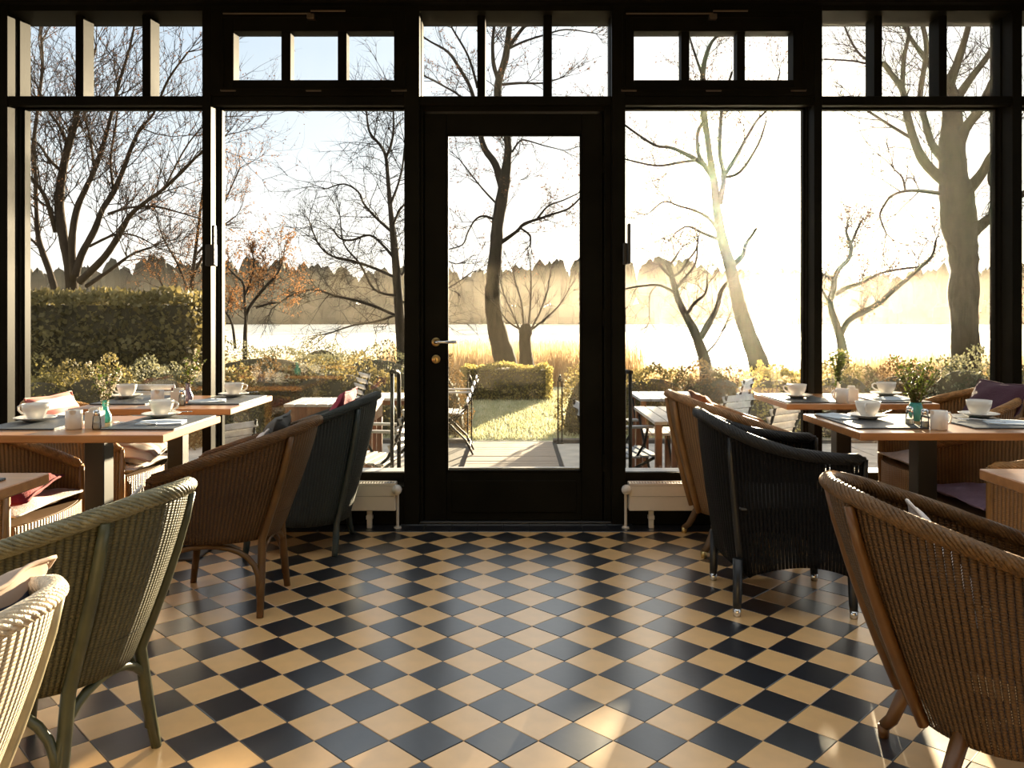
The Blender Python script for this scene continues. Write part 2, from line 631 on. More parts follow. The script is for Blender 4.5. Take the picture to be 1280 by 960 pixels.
for bi, (a, b) in enumerate(bays):
    w = is_struct(empty('window_%d' % wi))
    wi += 1
    # transom rail, lower rail, sill
    MB().bbox(a, b, YW + 0.01, YW + 0.055, ZT0 - .022, ZT1, 0.003).bbox(a, b, YW + .05, YG + 0.03, ZT0, ZT1, 0.002).build('transom_rail', M_FRAME, w)
    if bi != 3:
        MB().bbox(a, b, YW + 0.01, YG + 0.03, 0.0, ZS - 0.065, 0.003).build('lower_panel', M_FRAME, w)
        MB().bbox(a, b, YG + 0.02, YG + 0.16, ZS - 0.03, ZS - 0.004, 0.003).build('outer_sill', M_SILL, w)
        MB().bbox(a, b, YW + 0.012, YG - 0.01, ZS - 0.067, ZS - 0.055, 0.003).build('inner_sill', M_FRAME, w)
        # slim glazing frame
        f = MB()
        f.box(a, a + 0.012, YG - 0.02, YG + 0.02, ZS, ZT0)
        f.box(b - 0.012, b, YG - 0.02, YG + 0.02, ZS, ZT0)
        f.box(a, b, YG - 0.02, YG + 0.02, ZT0 - 0.012, ZT0)
        f.box(a, b, YG - 0.02, YG + 0.02, ZS - 0.066, ZS)
        f.build('glazing_frame', M_FRAME, w)
        MB().box(a + .005, b - .005, YG - 0.004, YG + 0.004, ZS - 0.005, ZT0 - .005).build('pane', M_GLASS, w)
    wid = b - a
    if bi in (2, 4):
        # hopper sash
        z0, z1 = Z_at(112, YW), Z_at(30, YW)
        ip = [(295.5, 354), (365.5, 424), (435, 494)] if bi == 2 else [(791, 850), (860, 919), (929, 988)]
        yp = YW + 0.05
        px = [(X_at(p, yp), X_at(q, yp)) for p, q in ip]
        pz0, pz1 = Z_at(103, yp), Z_at(42.5, yp)
        s = MB()
        s.bbox(a, px[0][0], YW, YW + 0.1, ZT1, ZTOP, 0.003)
        s.bbox(px[2][1], b, YW, YW + 0.1, ZT1, ZTOP, 0.003)
        s.bbox(px[0][0], px[2][1], YW, YW + 0.1, ZT1, pz0, 0.003)
        s.bbox(px[0][0], px[2][1], YW, YW + 0.1, pz1, ZTOP, 0.003)
        s.build('hopper_sash', M_FRAME, w)
        s = MB()
        e = 0.012
        xa, xb = px[0][0] - 0.07, px[2][1] + 0.07
        s.bbox(xa, xb, YW - e, YW, pz1 + .075, pz1 + .09, 0.002)
        s.bbox(xa, xb, YW - e, YW, pz0 - .06, pz0 - .045, 0.002)
        s.bbox(xa, xa + .015, YW - e, YW, pz0 - .045, pz1 + .075, 0.002)
        s.bbox(xb - .015, xb, YW - e, YW, pz0 - .045, pz1 + .075, 0.002)
        s.build('sash_rim', M_FRAME, w)
        for q in (0, 1):
            MB().bbox(px[q][1], px[q + 1][0], YW + 0.01, YW + 0.09, pz0, pz1, 0.002).build('mullion', M_FRAME, w)
        for q in range(3):
            MB().box(px[q][0] - .003, px[q][1] + .003, yp - 0.003, yp + 0.003, pz0 - .003, pz1 + .003).build('pane', M_GLASS, w)
        hinge_bits(w, [px[0][0] - 0.03, (px[0][0] + px[2][1]) / 2, px[2][1] + 0.03], pz0 - 0.062)
        xm = (px[0][0] + px[2][1]) / 2 - .01
        MB().bbox(xm - .022, xm + .022, YW - 0.035, YW, pz1 + .06, pz1 + .09, 0.003).build('opener_block', M_HINGE, w)
        MB().tube([(px[0][0] - .05, YW - 0.03, pz1 + .09), (xm, YW - 0.03, pz1 + .09)], 0.005).build('opener_rod', M_HINGE, w)
        MB().tube([(xm, YW - 0.03, pz1 + .105), (xm + .2, YW - 0.03, pz1 + .105)], 0.005).build('opener_rod', M_HINGE, w)
    else:
        mu = {1: [(94, 104), (177.5, 188)], 3: [(596.5, 606.5), (679.5, 690)], 5: [(1093, 1103), (1174, 1184)]}.get(bi)
        if mu:
            xs = [(X_at(p, YW + .075), X_at(q, YW + .075)) for p, q in mu]
        else:
            xs = [(a + wid / 3 - .022, a + wid / 3 + .022), (a + 2 * wid / 3 - .022, a + 2 * wid / 3 + .022)]
        for (p, q) in xs:
            MB().bbox(p, q, YW + 0.075, YG + 0.03, ZT1, ZTOP, 0.003).build('mullion', M_FRAME, w)
        ed = [a] + [e for p in xs for e in p] + [b]
        for q in range(3):
            MB().box(ed[2 * q] - .002, ed[2 * q + 1] + .002, YG - 0.004, YG + 0.004, ZT1 - .002, ZTOP + .002).build('pane', M_GLASS, w)

# window handles (levers on the posts beside the side lights)
for (x, zc, sx) in ((X_at(270, YW + .06), Z_at(306, YW), 1), (X_at(779, YW + .06), Z_at(304, YW), -1)):
    h = empty('window_handle', (x, YW, zc))
    tag(h, 'black window lever on the post left of the plain side pane' if sx > 0 else 'black window lever on the post right of the door', 'handle', 'window levers')
    MB().bbox(-0.03 if sx > 0 else -.012, 0.03 if sx > 0 else 0.012, -0.03, 0.0, -0.125, 0.0, 0.004).build('lever_body', M_STEEL, h)
    MB().bbox(0.012, 0.03, -0.045, -0.01, -0.12, 0.11, 0.004).build('lever', M_STEEL, h)

# ------------------------------------------------------------------ door
YD = 4.73
door = is_struct(empty('door_1'))
a, b = bays[3]
gx0, gx1 = X_at(558.5, YD + .03), X_at(726.5, YD + .03)
gz0, gz1 = Z_at(588.5, YD + .03), Z_at(169.5, YD + .03)
lx0, lx1 = X_at(522, YD), X_at(762, YD)
m = MB()
m.bbox(a, lx0 + 0.035, YW + 0.03, YG, 0.0, ZT0, 0.004)
m.bbox(lx0 + .03, lx0 + .052, YD + .062, YG, 0.0, ZT0 - .002, 0.002)
m.build('jamb', M_FRAME, door)
MB().bbox(lx1 - 0.035, b, YW + 0.03, YG, 0.0, ZT0, 0.004).bbox(lx1 - .052, lx1 - .03, YD + .062, YG, 0.0, ZT0 - .002, 0.002).build('jamb', M_FRAME, door)
MB().bbox(lx0 + .035, lx1 - .035, YW + 0.03, YG, Z_at(140, YD), ZT0, 0.004).build('jamb_head', M_FRAME, door)
s0, s1 = lx0 + 0.04, lx1 - 0.04
zt = Z_at(142, YD)
MB().bbox(s0, gx0, YD, YD + 0.06, 0.012, zt, 0.004).build('stile', M_FRAME, door)
MB().bbox(gx1, s1, YD, YD + 0.06, 0.012, zt, 0.004).build('stile', M_FRAME, door)
MB().bbox(gx0, gx1, YD, YD + 0.06, gz1, zt, 0.004).build('top_rail', M_FRAME, door)
MB().bbox(gx0, gx1, YD, YD + 0.06, 0.012, gz0, 0.004).build('bottom_panel', M_FRAME, door)
MB().bbox(gx0 + .03, gx1 - .03, YD - 0.006, YD + 0.01, 0.06, gz0 - 0.05, 0.004).build('raised_field', M_FRAME, door)
bd = MB()
for (p, q, r, s) in ((gx0, gx0 + .012, gz0, gz1), (gx1 - .012, gx1, gz0, gz1), (gx0, gx1, gz0, gz0 + .01), (gx0, gx1, gz1 - .01, gz1)):
    bd.box(p, q, YD - .004, YD + 0.012, r, s)
bd.build('glazing_bead', M_FRAME, door)
MB().bbox(gx0, gx1, YD + .04, YD + 0.075, gz0 - .004, gz0 + .016, 0.003).build('weather_bar', M_SILL, door)
MB().box(gx0, gx1, YD + .027, YD + .033, gz0, gz1).build('pane', M_GLASS, door)
hz = Z_at(427.5, YD)
hx = X_at(545, YD)
hn = MB()
hn.lathe([(0.0, 0), (0.026, 0), (0.026, 0.008), (0.022, 0.011), (0.0, 0.011)], 20)
hm = hn.mesh('rosette', M_BRASS, True)
link('rosette', hm, door, (hx, YD, hz), (PI / 2, 0, 0))
link('escutcheon', hm, door, (hx, YD, Z_at(449, YD)), (PI / 2, 0, 0))
MB().tube([(hx, YD, hz), (hx, YD - 0.05, hz), (hx + 0.02, YD - 0.055, hz), (hx + 0.125, YD - 0.055, hz + .002)], 0.0095, 8).build('lever', M_CHROME, door, True)
MB().bbox(hx - .003, hx + .003, YD - .014, YD - .01, Z_at(449, YD) - .012, Z_at(449, YD) + .006, 0.001).build('keyhole', M_STEEL, door)
for zz in (0.35, 1.2, 2.1):
    MB().tube([(s1 + .006, YD - .012, zz - .05), (s1 + .006, YD - .012, zz + .05)], 0.009, 8).build('hinge', M_FRAME, door)
is_struct(MB().bbox(a, b, YD - .03, YG + .1, 0.0, 0.012, 0.003).build('trim_%d' % n_trim, M_STEEL)); n_trim += 1

# ------------------------------------------------------------------ radiators
def radiator(x0, x1, label, valve_x, sx, legs):
    r = empty('radiator', ((x0 + x1) / 2, 4.61, 0))
    tag(r, label, 'radiator', 'radiators under the side windows')
    h = (x1 - x0) / 2
    z0, z1 = 0.105, 0.262
    MB().bbox(-h, h, -0.035, -0.027, z0, z1 - .012, 0.004).build('front_panel', M_RAD, r)
    MB().bbox(-h, h, 0.027, 0.035, z0, z1 - .012, 0.004).build('rear_panel', M_RAD, r)
    MB().bbox(-h - .002, -h + .008, -0.034, 0.034, z0, z1, 0.003).build('side_cover', M_RAD, r)
    MB().bbox(h - .008, h + .002, -0.034, 0.034, z0, z1, 0.003).build('side_cover', M_RAD, r)
    g = MB()
    g.box(-h, h, -0.036, -0.028, z1 - .012, z1)
    g.box(-h, h, 0.028, 0.036, z1 - .012, z1)
    k = int(h * 2 / 0.016)
    for i in range(k):
        x = -h + (i + .5) * 2 * h / k
        g.box(x - .003, x + .003, -.03, .03, z1 - .008, z1 - .002)
    g.build('grille', M_RAD, r)
    MB().box(-h + .01, h - .01, -.0365, -.0345, z1 - .075, z1 - .072).build('groove', mat('groove', (0.4, 0.36, 0.3), 0.5), r)
    for lx in legs:
        l = MB()
        l.bbox(lx - .014, lx + .014, -.014, .014, 0.0, z0 + .02, 0.003)
        l.bbox(lx - .018, lx + .018, -.018, .018, 0.05, 0.075, 0.003)
        l.build('foot', M_RAD, r)
    v = empty('valve', (valve_x, -.02, 0.225), 0, r)
    MB().lathe([(0.0, -.03), (.014, -.03), (.016, -.012), (.026, -.008), (.029, .012), (.026, .03), (0.0, .034)], 18).build('thermostat_knob', M_PORC, v, True, rot=(PI / 2, 0, 0))
    MB().tube([(0, .01, 0), (-sx * .04, .01, 0)], .010, 8).build('valve_body', M_RAD, v)
    MB().tube([(valve_x, -.0, 0.21), (valve_x, -.0, 0.0)], .0085, 8).build('pipe', M_RAD, r)
    MB().lathe([(0, 0), (.022, 0), (.022, .006), (.01, .009), (0, .009)], 14, (valve_x, 0, 0.0)).build('pipe_collar', M_RAD, r)
    return r


radiator(-2.15, X_at(494, 4.575), 'low cream radiator left of the door behind the teal chair', 0.7 + .045 + .0, 1, [0.7 - .115 - .0, -0.55])
radiator(X_at(787, 4.575), 2.15, 'low cream radiator right of the door behind the honey coloured chair', -0.745 - .02, -1, [-0.62, 0.5])

# ------------------------------------------------------------------ dining tables
def table(x0, x1, y0, y1, label):
    cx, cyy = (x0 + x1) / 2, (y0 + y1) / 2
    t = empty('dining_table', (cx, cyy, 0))
    tag(t, label, 'table', 'oak dining tables by the windows')
    hx_, hy_ = (x1 - x0) / 2, (y1 - y0) / 2
    MB().bbox(-hx_, hx_, -hy_, hy_, 0.735, 0.765, 0.003).build('table_top', M_OAK, t)
    MB().bbox(-.04, .04, -.04, .04, 0.012, 0.726, 0.003).build('column', M_STEEL, t)
    MB().bbox(-.17, .17, -.17, .17, 0.726, 0.735, 0.002).build('top_plate', M_STEEL, t)
    MB().bbox(-.19, .19, -.23, .23, 0.0, 0.014, 0.004).build('base_plate', M_STEEL, t)
    return t


TZ = 0.765
table(-2.09, -1.31, 3.0, 3.59, 'oak table with teal vase in front of the left windows')
table(-2.15, -1.365, 3.87, 4.54, 'oak table with purple vase close against the left windows')
table(-2.09, -1.31, 1.66, 2.268, 'near oak table corner at the left edge above the green chair')
table(1.315, 2.10, 3.06, 3.67, 'oak table with round turquoise vase beside the black armchair')
table(1.385, 2.165, 4.09, 4.655, 'oak table in the sun glare close against the right windows')
table(1.345, 2.125, 1.72, 2.33, 'near oak table corner at the right edge beyond the brown chair')

# ------------------------------------------------------------------ loom chairs
def resample(pts, n):
    P = np.array(pts)
    d = np.r_[0, np.cumsum(np.linalg.norm(np.diff(P, axis=0), axis=1))]
    s = np.linspace(0, d[-1], n)
    return np.stack([np.interp(s, d, P[:, k]) for k in range(P.shape[1])], 1), d[-1]


def plan(W, yF, B, n=61, arm_in=0.0, e=1.0):
    pts = []
    for t in np.linspace(0, 1, 12)[:-1]:
        pts.append((-W + arm_in * (1 - t) ** 2, yF * (1 - t) + 0.0))
    for a in np.linspace(-PI / 2, PI / 2, 41):
        pts.append((W * math.copysign(abs(math.sin(a)) ** e, a), -B * abs(math.cos(a)) ** e))
    for t in np.linspace(0, 1, 12)[1:]:
        pts.append((W - arm_in * t ** 2, yF * t))
    P, L = resample(pts, n)
    return P, L


def braid(b, pts, R, r, strands=10, pitch=0.15, n=4):
    P, L = resample([tuple(p) for p in pts], max(40, int(len(pts) * 2)))
    k = len(P)
    T = np.gradient(P, axis=0)
    T /= np.linalg.norm(T, axis=1)[:, None]
    up = np.array([0, 0, 1.0])
    A = np.cross(T, up)
    A /= np.linalg.norm(A, axis=1)[:, None] + 1e-9
    Bv = np.cross(T, A)
    s = np.linspace(0, L, k)
    fade = np.clip(np.minimum(s, L - s) / 0.03, 0.35, 1.0)
    for q in range(strands):
        th = 2 * PI * (s / pitch + q / strands)
        C = P + (A * np.cos(th)[:, None] + Bv * np.sin(th)[:, None]) * (R * fade)[:, None]
        b.tube([tuple(x) for x in C], [r * (0.6 + 0.4 * f) for f in fade], n)


def loom_chair(loc, r, label, wv, fr, W=.29, yF=.22, B=.38, zb=.765, za=.56, Wb=.22, yFb=.2, Bb=.22, zlow=.30, legs='bent', arch=True,
               rim_pow=1.0, arm_in=0.03, seat_z=.42, rimR=.0165, rimr=.0066, group='woven loom chairs', foot_mat=None, skirt_arch=0.0, e=1.0, posts=(-.62, .62), rear=.2, rearw=.195, front=.24, frontw=.24, name='loom_chair', flat_front=False):
    c = empty(name, loc, r)
    tag(c, label, 'chair', group)
    N = 73
    top, Lt = plan(W, yF, B, N, arm_in, e)
    bot, Lb = plan(Wb, yFb, Bb, N, 0.0, e)
    D_ = yF + B

    def zr(y):
        k = min(1.0, max(0.0, (yF - y) / D_))
        return za + (zb - za) * k ** rim_pow
    rim = [Vector((p[0], p[1], zr(p[1]))) for p in top]
    V = 15
    rows, uvr = [], []
    for j in range(V):
        t = j / (V - 1)
        row, ur = [], []
        for i in range(N):
            zl = zlow
            if skirt_arch:
                s = abs((i / (N - 1)) * 2 - 1)           # 1 at arm fronts, 0 at the back centre
                q = (s - 0.36) / 0.64 if s > 0.36 else s / 0.36
                zl = zlow + skirt_arch * math.sin(PI * min(1, max(0, q))) ** 0.7 if s > 0.36 else zlow + skirt_arch * (1 - q ** 2) ** .7
            z = rim[i].z * (1 - t) + zl * t
            # shell bellies a little: stays close to the rim plan, then draws in
            k = t ** 1.25
            x = rim[i].x * (1 - k) + bot[i][0] * k
            y = rim[i].y * (1 - k) + bot[i][1] * k
            row.append((x, y, z))
            ur.append((i / (N - 1) * (Lt * .5 + Lb * .5), z))
        rows.append(row)
        uvr.append(ur)
    sh = MB().grid(rows, uvr)
    # front edge wraps into the seat apron
    so = sh.build('woven_shell', wv, c, True, uv=True)
    sm = so.modifiers.new('thickness', 'SOLIDIFY')
    sm.thickness = 0.007
    sm.offset = 0
    rb = MB()
    braid(rb, rim, rimR, rimr)
    rim_o = rb.build('rolled_rim', wv if False else fr[1], c, True)
    # arm front stiles
    for sgn in (0, N - 1):
        pts = [rows[j][sgn] for j in range(0, V)]
        MB().tube(pts, .011, 6).build('arm_front_edge', fr[0], c, True)
    # seat: horizontal slice of the shell at seat height
    ring = []
    for i in range(N):
        zt_, zl_ = rows[0][i][2], rows[-1][i][2]
        t = min(1, max(0, (zt_ - seat_z) / (zt_ - zl_)))
        k = t ** 1.25
        ring.append((rim[i].x * (1 - k) + bot[i][0] * k, rim[i].y * (1 - k) + bot[i][1] * k))
    fx = ring[-1][0]
    fy = ring[-1][1]
    bow = 0.0 if flat_front else 0.05
    front_pts = [(fx * q, fy + bow * (1 - q * q)) for q in np.linspace(1, -1, 13)[1:-1]]
    poly = ring + front_pts
    MB().prism([(x * .985, y * .985) for x, y in poly], seat_z - .022, seat_z).build('seat', wv, c)
    ap, ua = [], []
    fl = [(fx * q, fy + bow * (1 - q * q)) for q in np.linspace(1, -1, 17)]
    for j in range(7):
        t = j / 6
        row, ur = [], []
        for i, (x, y) in enumerate(fl):
            q = 1 - 2 * i / 16
            zl = zlow + (skirt_arch or .05) * math.sqrt(max(0, 1 - q * q)) * .8
            k = t
            x2 = x * (1 - k * .0) 
            row.append((x2, y, (seat_z - .002) * (1 - t) + zl * t))
            ur.append((x, row[-1][2]))
        ap.append(row)
        ua.append(ur)
    ao = MB().grid(ap, ua).build('seat_apron', wv, c, True, uv=True)
    s2 = ao.modifiers.new('thickness', 'SOLIDIFY')
    s2.thickness = 0.007
    fm = foot_mat or fr[0]

    def shell_at(a, t, out=0.014):
        """point on the shell's outside at plan angle a (0 = back), height fraction t"""
        k = t ** 1.25
        x = W * math.sin(a) * (1 - k) + Wb * math.sin(a) * k
        y = -B * math.cos(a) * (1 - k) - Bb * math.cos(a) * k
        n = Vector((math.sin(a) , -math.cos(a), 0))
        zt_ = zr(-B * math.cos(a))
        z = zt_ * (1 - t) + zlow * t
        return Vector((x, y, z)) + n * out
    feet = {}
    if legs == 'bent':
        for sgn in (-1, 1):
            a = sgn * abs(posts[1])
            pts = [shell_at(a, t) for t in (0.04, .2, .4, .6, .8, 1.0)]
            ft = Vector((sgn * rearw, -rear, 0))
            pts += [pts[-1] * .55 + ft * .45 + Vector((0, 0, -.02)), ft]
            MB().tube(pts, [.012, .014, .015, .016, .016, .017, .017, .014], 10).build('leg', fr[0], c, True)
            feet[(sgn, -1)] = (pts[-2], ft)
            fp = Vector(rows[-1][0 if sgn < 0 else N - 1])
            ft = Vector((sgn * frontw, front, 0))
            pts = [Vector((sgn * (W - arm_in), yF, za - .02)), Vector(rows[7][0 if sgn < 0 else N - 1]) + Vector((sgn * .008, .008, 0)), fp + Vector((sgn * .006, .008, 0)), (fp + ft) * .5, ft]
            MB().tube(pts, [.012, .015, .016, .017, .014], 10).build('leg', fr[0], c, True)
            feet[(sgn, 1)] = (pts[-2], ft)
        if arch:
            keys = [((-1, -1), (-1, 1)), ((1, -1), (1, 1)), ((-1, -1), (1, -1)), ((-1, 1), (1, 1))]
            for (p, q) in keys:
                A0, A1 = feet[p], feet[q]
                pa = A0[1] * .55 + A0[0] * .45
                pb = A1[1] * .55 + A1[0] * .45
                pts = []
                for t in np.linspace(0, 1, 15):
                    x = 0.5 - 0.5 * math.cos(PI * t)
                    base = pa * (1 - x) + pb * x
                    hgt = (zlow - .012 - base.z) * math.sin(PI * t) ** .55
                    pts.append(base * .97 + Vector((0, 0, base.z * .03 + hgt)))
                MB().tube(pts, .012, 8).build('bent_brace', fr[0], c, True)
    else:
        # outside bent posts in pairs at the back, separate short legs below
        for sgn in (-1, 1):
            a = sgn * abs(posts[1])
            pts = [shell_at(a, t, .016) for t in (0.04, .2, .4, .6, .8, 1.0)]
            MB().tube(pts, [.012, .014, .015, .016, .016, .014], 10).build('back_post', fr[0], c, True)
            for (yy, ww, top_pt) in ((-rear, rearw, Vector((sgn * Wb * .72, -Bb * .62, zlow + .03))), (front, frontw, Vector((sgn * Wb * .92, yFb * .85, zlow + .03)))):
                ft = Vector((sgn * ww, yy, 0))
                if flat_front:
                    top_pt = Vector((sgn * ww * .98, yy * .98, zlow + .08))
                MB().tube([top_pt, top_pt * .25 + ft * .75, ft + Vector((0, 0, .03))], [.021, .018, .016], 10).build('leg', wv if legs == 'straight' else fr[0], c, True)
                MB().tube([ft + Vector((0, 0, .032)) + (top_pt - ft) * .0, ft], [.017, .0145], 10).build('foot_cap', fm, c, True)
    return c


def chair_mats(name, c, dark=.35, holes=0.0, frame=None, rimc=None, **kw):
    wv = weave(name + '_weave', c, dark, holes=holes, **kw)
    fc = frame or tuple(x * .7 for x in c)
    fm = mat(name + '_frame', fc, rough=0.35, var=0.25, scale=12)
    rm = mat(name + '_rim', rimc or c, rough=0.5, var=0.3, scale=40, bump=.3, bscale=180)
    return wv, (fm, rm)


R90 = PI / 2
W_WHITE, F_WHITE = chair_mats('white_loom', (0.70, 0.58, 0.42), .45, frame=(0.42, 0.36, 0.22))
W_GREEN, F_GREEN = chair_mats('green_loom', (0.1162, 0.105, 0.0488), .22, frame=(0.07, 0.072, 0.034), rimc=(0.19, 0.175, 0.10))
W_BROWN, F_BROWN = chair_mats('brown_loom', (0.1237, 0.0585, 0.015), .28, frame=(0.12, 0.056, 0.014))
W_TEAL, F_TEAL = chair_mats('teal_loom', (0.0288, 0.0384, 0.036), .35, frame=(0.026, 0.038, 0.036))
W_HONEY, F_HONEY = chair_mats('honey_loom', (0.36, 0.20, 0.09), .4, frame=(0.30, 0.15, 0.05))
W_TAN, F_TAN = chair_mats('tan_loom', (0.135, 0.0675, 0.0195), .25, holes=.12, frame=(0.13, 0.056, 0.014))
W_BLACK, F_BLACK = chair_mats('black_loom', (0.0085, 0.008, 0.008), .3, holes=.2, frame=(0.011, 0.0115, 0.012), rough=.65, spec=.15)
W_AMBER, F_AMBER = chair_mats('amber_loom', (0.40, 0.21, 0.07), .35, frame=(0.28, 0.14, 0.04))

c1 = loom_chair((-1.14, 1.275, 0), math.radians(90), 'white woven chair in the near left corner with rim in the sun', W_WHITE, F_WHITE, zb=.742, rimR=.0145, rimr=.006)
c2 = loom_chair((-1.235, 2.10, 0), math.radians(80), 'olive green woven chair with bent green legs at the left', W_GREEN, F_GREEN)
c3 = loom_chair((-1.22, 3.42, 0), math.radians(90), 'brown woven chair between the green chair and the teal chair', W_BROWN, F_BROWN)
c4 = loom_chair((-1.11, 4.27, 0), math.radians(90), 'dark teal woven chair with red cushion left of the door', W_TEAL, F_TEAL, zlow=.15, zb=.79, Wb=.235, Bb=.23, yFb=.22, arch=False, W=.30, rear=.205, rearw=.22)
c5 = loom_chair((1.20, 4.27, 0), math.radians(-90), 'honey coloured woven chair with paired back posts right of the door', W_HONEY, F_HONEY, legs='straight', zb=.80, za=.60, zlow=.19, Wb=.25, Bb=.24, posts=(-.33, .33), rear=.25, rearw=.235, foot_mat=M_BRASS, W=.30)
c7 = loom_chair((1.21, 2.07, 0), math.radians(-100), 'large brown woven chair with paired back posts at the near right', W_TAN, F_TAN, legs='cone', zlow=.19, Wb=.24, Bb=.18, posts=(-.42, .42), rear=.19, rearw=.21)
c6 = loom_chair((1.14, 3.46, 0), math.radians(-92), 'black woven armchair with silver feet beside the oak table', W_BLACK, F_BLACK, legs='cone', zb=.79, za=.645, rim_pow=2.4, W=.29, yF=.25, B=.34, Wb=.265, yFb=.235, Bb=.265, zlow=.15, skirt_arch=.06, seat_z=.40, posts=(-.75, .75), rear=.235, rearw=.225, front=.225, frontw=.235, foot_mat=M_CHROME, arm_in=.0, rimR=.018, rimr=.0072, name='woven_armchair', flat_front=True, e=.8)
c8 = loom_chair((-2.1, 3.24, 0), math.radians(-90), 'amber woven chair with dark red cushion across from the brown chair', W_AMBER, F_AMBER, zlow=.15, arch=False, Wb=.25, Bb=.25, W=.29)
c9 = loom_chair((-2.14, 4.2, 0), math.radians(-90), 'amber woven chair with white cushions at the left window table', W_AMBER, F_AMBER, zlow=.15, arch=False, Wb=.25, Bb=.25, W=.29)
c10 = loom_chair((2.06, 3.36, 0), math.radians(90), 'amber woven armchair with lilac cushion behind the turquoise vase table', W_AMBER, F_AMBER, legs='cone', zb=.79, za=.63, rim_pow=2.0, W=.29, yF=.25, B=.33, Wb=.27, yFb=.24, Bb=.27, zlow=.12, skirt_arch=.05, seat_z=.42, rear=.235, rearw=.225, front=.225, frontw=.235, arm_in=0, name='woven_armchair', flat_front=True, e=.8)
c11 = loom_chair((2.27, 4.24, 0), math.radians(90), 'amber woven chair with purple cushion in the right corner', W_AMBER, F_AMBER, zb=.83, za=.64, zlow=.15, arch=False, Wb=.25, Bb=.25, W=.30)


# ------------------------------------------------------------------ cushions
def fabric(name, c, c2=None, rough=.9):
    return mat(name, c, rough=rough, c2=c2, scale=30, bump=.25, bscale=160)


def striped(name, ca, cb, freq, axis=0):
    if name in MATS:
        return MATS[name]
    m, nt, out = nodes_of(name)
    N, L = nt.nodes, nt.links
    tc = N.new('ShaderNodeTexCoord')
    sp = N.new('ShaderNodeSeparateXYZ')
    L.new(tc.outputs['Object'], sp.inputs[0])
    s = math_node(nt, 'SINE', math_node(nt, 'MULTIPLY', sp.outputs[axis], freq))
    g = math_node(nt, 'GREATER_THAN', s, 0.55)
    mix = N.new('ShaderNodeMix')
    mix.data_type = 'RGBA'
    mix.inputs[6].default_value = (*ca, 1)
    mix.inputs[7].default_value = (*cb, 1)
    L.new(g, mix.inputs[0])
    b = N.new('ShaderNodeBsdfPrincipled')
    b.inputs['Roughness'].default_value = .9
    L.new(mix.outputs[2], b.inputs['Base Color'])
    L.new(b.outputs[0], out.inputs['Surface'])
    MATS[name] = m
    return m


def cushion(loc, size, rot, m, label, thick=.05, name='cushion', group='cushions on the woven chairs', seed=0):
    rg = random.Random(seed)
    n = 17
    c = empty(name, loc)
    c.rotation_euler = rot
    tag(c, label, 'cushion', group)
    hx_, hy_ = size[0] / 2, size[1] / 2
    ph = [rg.uniform(0, 6.28) for _ in range(4)]
    b = MB()
    for sgn in (1, -1):
        rows = []
        for i in range(n):
            u = -1 + 2 * i / (n - 1)
            row = []
            for j in range(n):
                w = -1 + 2 * j / (n - 1)
                pin = 1 - .07 * (1 - abs(u)) * 0 - .06 * (u * u * (1 - abs(w)) + w * w * (1 - abs(u)))
                t = ((1 - u * u) * (1 - w * w)) ** .42 * thick
                t *= 1 + .12 * math.sin(5 * u + ph[0]) * math.sin(4 * w + ph[1])
                row.append((u * hx_ * pin, w * hy_ * pin, sgn * t + .006 * math.sin(7 * u + ph[2]) * math.cos(6 * w + ph[3])))
            rows.append(row if sgn > 0 else row[::-1])
        b.grid(rows)
    b.build('cover', m, c, True)
    pts = []
    for k in range(4 * (n - 1)):
        s, q = divmod(k, n - 1)
        u = -1 + 2 * q / (n - 1)
        p = [(u, -1), (1, u), (-u, 1), (-1, -u)][s]
        pin = 1 - .06 * (p[0] ** 2 * (1 - abs(p[1])) + p[1] ** 2 * (1 - abs(p[0])))
        pts.append((p[0] * hx_ * pin, p[1] * hy_ * pin, .006 * math.sin(7 * p[0] + ph[2]) * math.cos(6 * p[1] + ph[3])))
    pts.append(pts[0])
    MB().tube(pts, .005, 5, cap=False).build('piping', m, c, True)
    return c


FB_GREY = fabric('fabric_grey', (0.10, 0.095, 0.085))
FB_RED = fabric('fabric_red', (0.20, 0.004, 0.010))
FB_PINK = fabric('fabric_pink', (0.35, 0.05, 0.09))
FB_WHITE = fabric('fabric_white', (0.70, 0.64, 0.60))
FB_PURPLE = fabric('fabric_purple', (0.07, 0.026, 0.05))
FB_LILAC = fabric('fabric_lilac', (0.42, 0.30, 0.42))
FB_NAVY = striped('fabric_navy_pattern', (0.05, 0.06, 0.11), (0.45, 0.33, 0.25), 55, 0)
FB_STRIPE = striped('fabric_striped', (0.74, 0.68, 0.62), (0.5, 0.16, 0.14), 70, 0)
FB_ORANGE = fabric('fabric_rust', (0.36, 0.15, 0.06))
cushion((-1.07, 3.50, .645), (.30, .32), (0, math.radians(-62), 0.1), FB_GREY, 'grey cushion leaning inside the brown chair', .05, seed=2)
cushion((-.95, 4.30, .665), (.34, .34), (0, math.radians(-64), 0), FB_PINK, 'pinkish red cushion leaning inside the teal chair', .045, seed=3)
cushion((-2.09, 3.25, .455), (.44, .46), (0, 0, 0), FB_WHITE, 'whitish seat cushion under the dark red cushion', .03, seed=4)
cushion((-2.07, 3.18, .515), (.40, .40), (0.06, -.05, 0.2), FB_RED, 'dark red cushion below the left oak table', .045, seed=5)
cushion((-2.08, 4.18, .455), (.44, .46), (0, 0, 0), FB_WHITE, 'white seat cushion at the left window table', .035, seed=6)
cushion((-1.99, 4.16, .525), (.34, .38), (.05, .12, .1), striped('fabric_cream_line', (.76, .70, .63), (.55, .40, .34), 90, 1), 'cream pin striped cushion lying on the white seat cushion', .05, seed=7)
cushion((-2.36, 4.2, .645), (.34, .42), (0, math.radians(66), 0), FB_STRIPE, 'red striped white cushion leaning on the chair back behind the left cup', .045, seed=8)
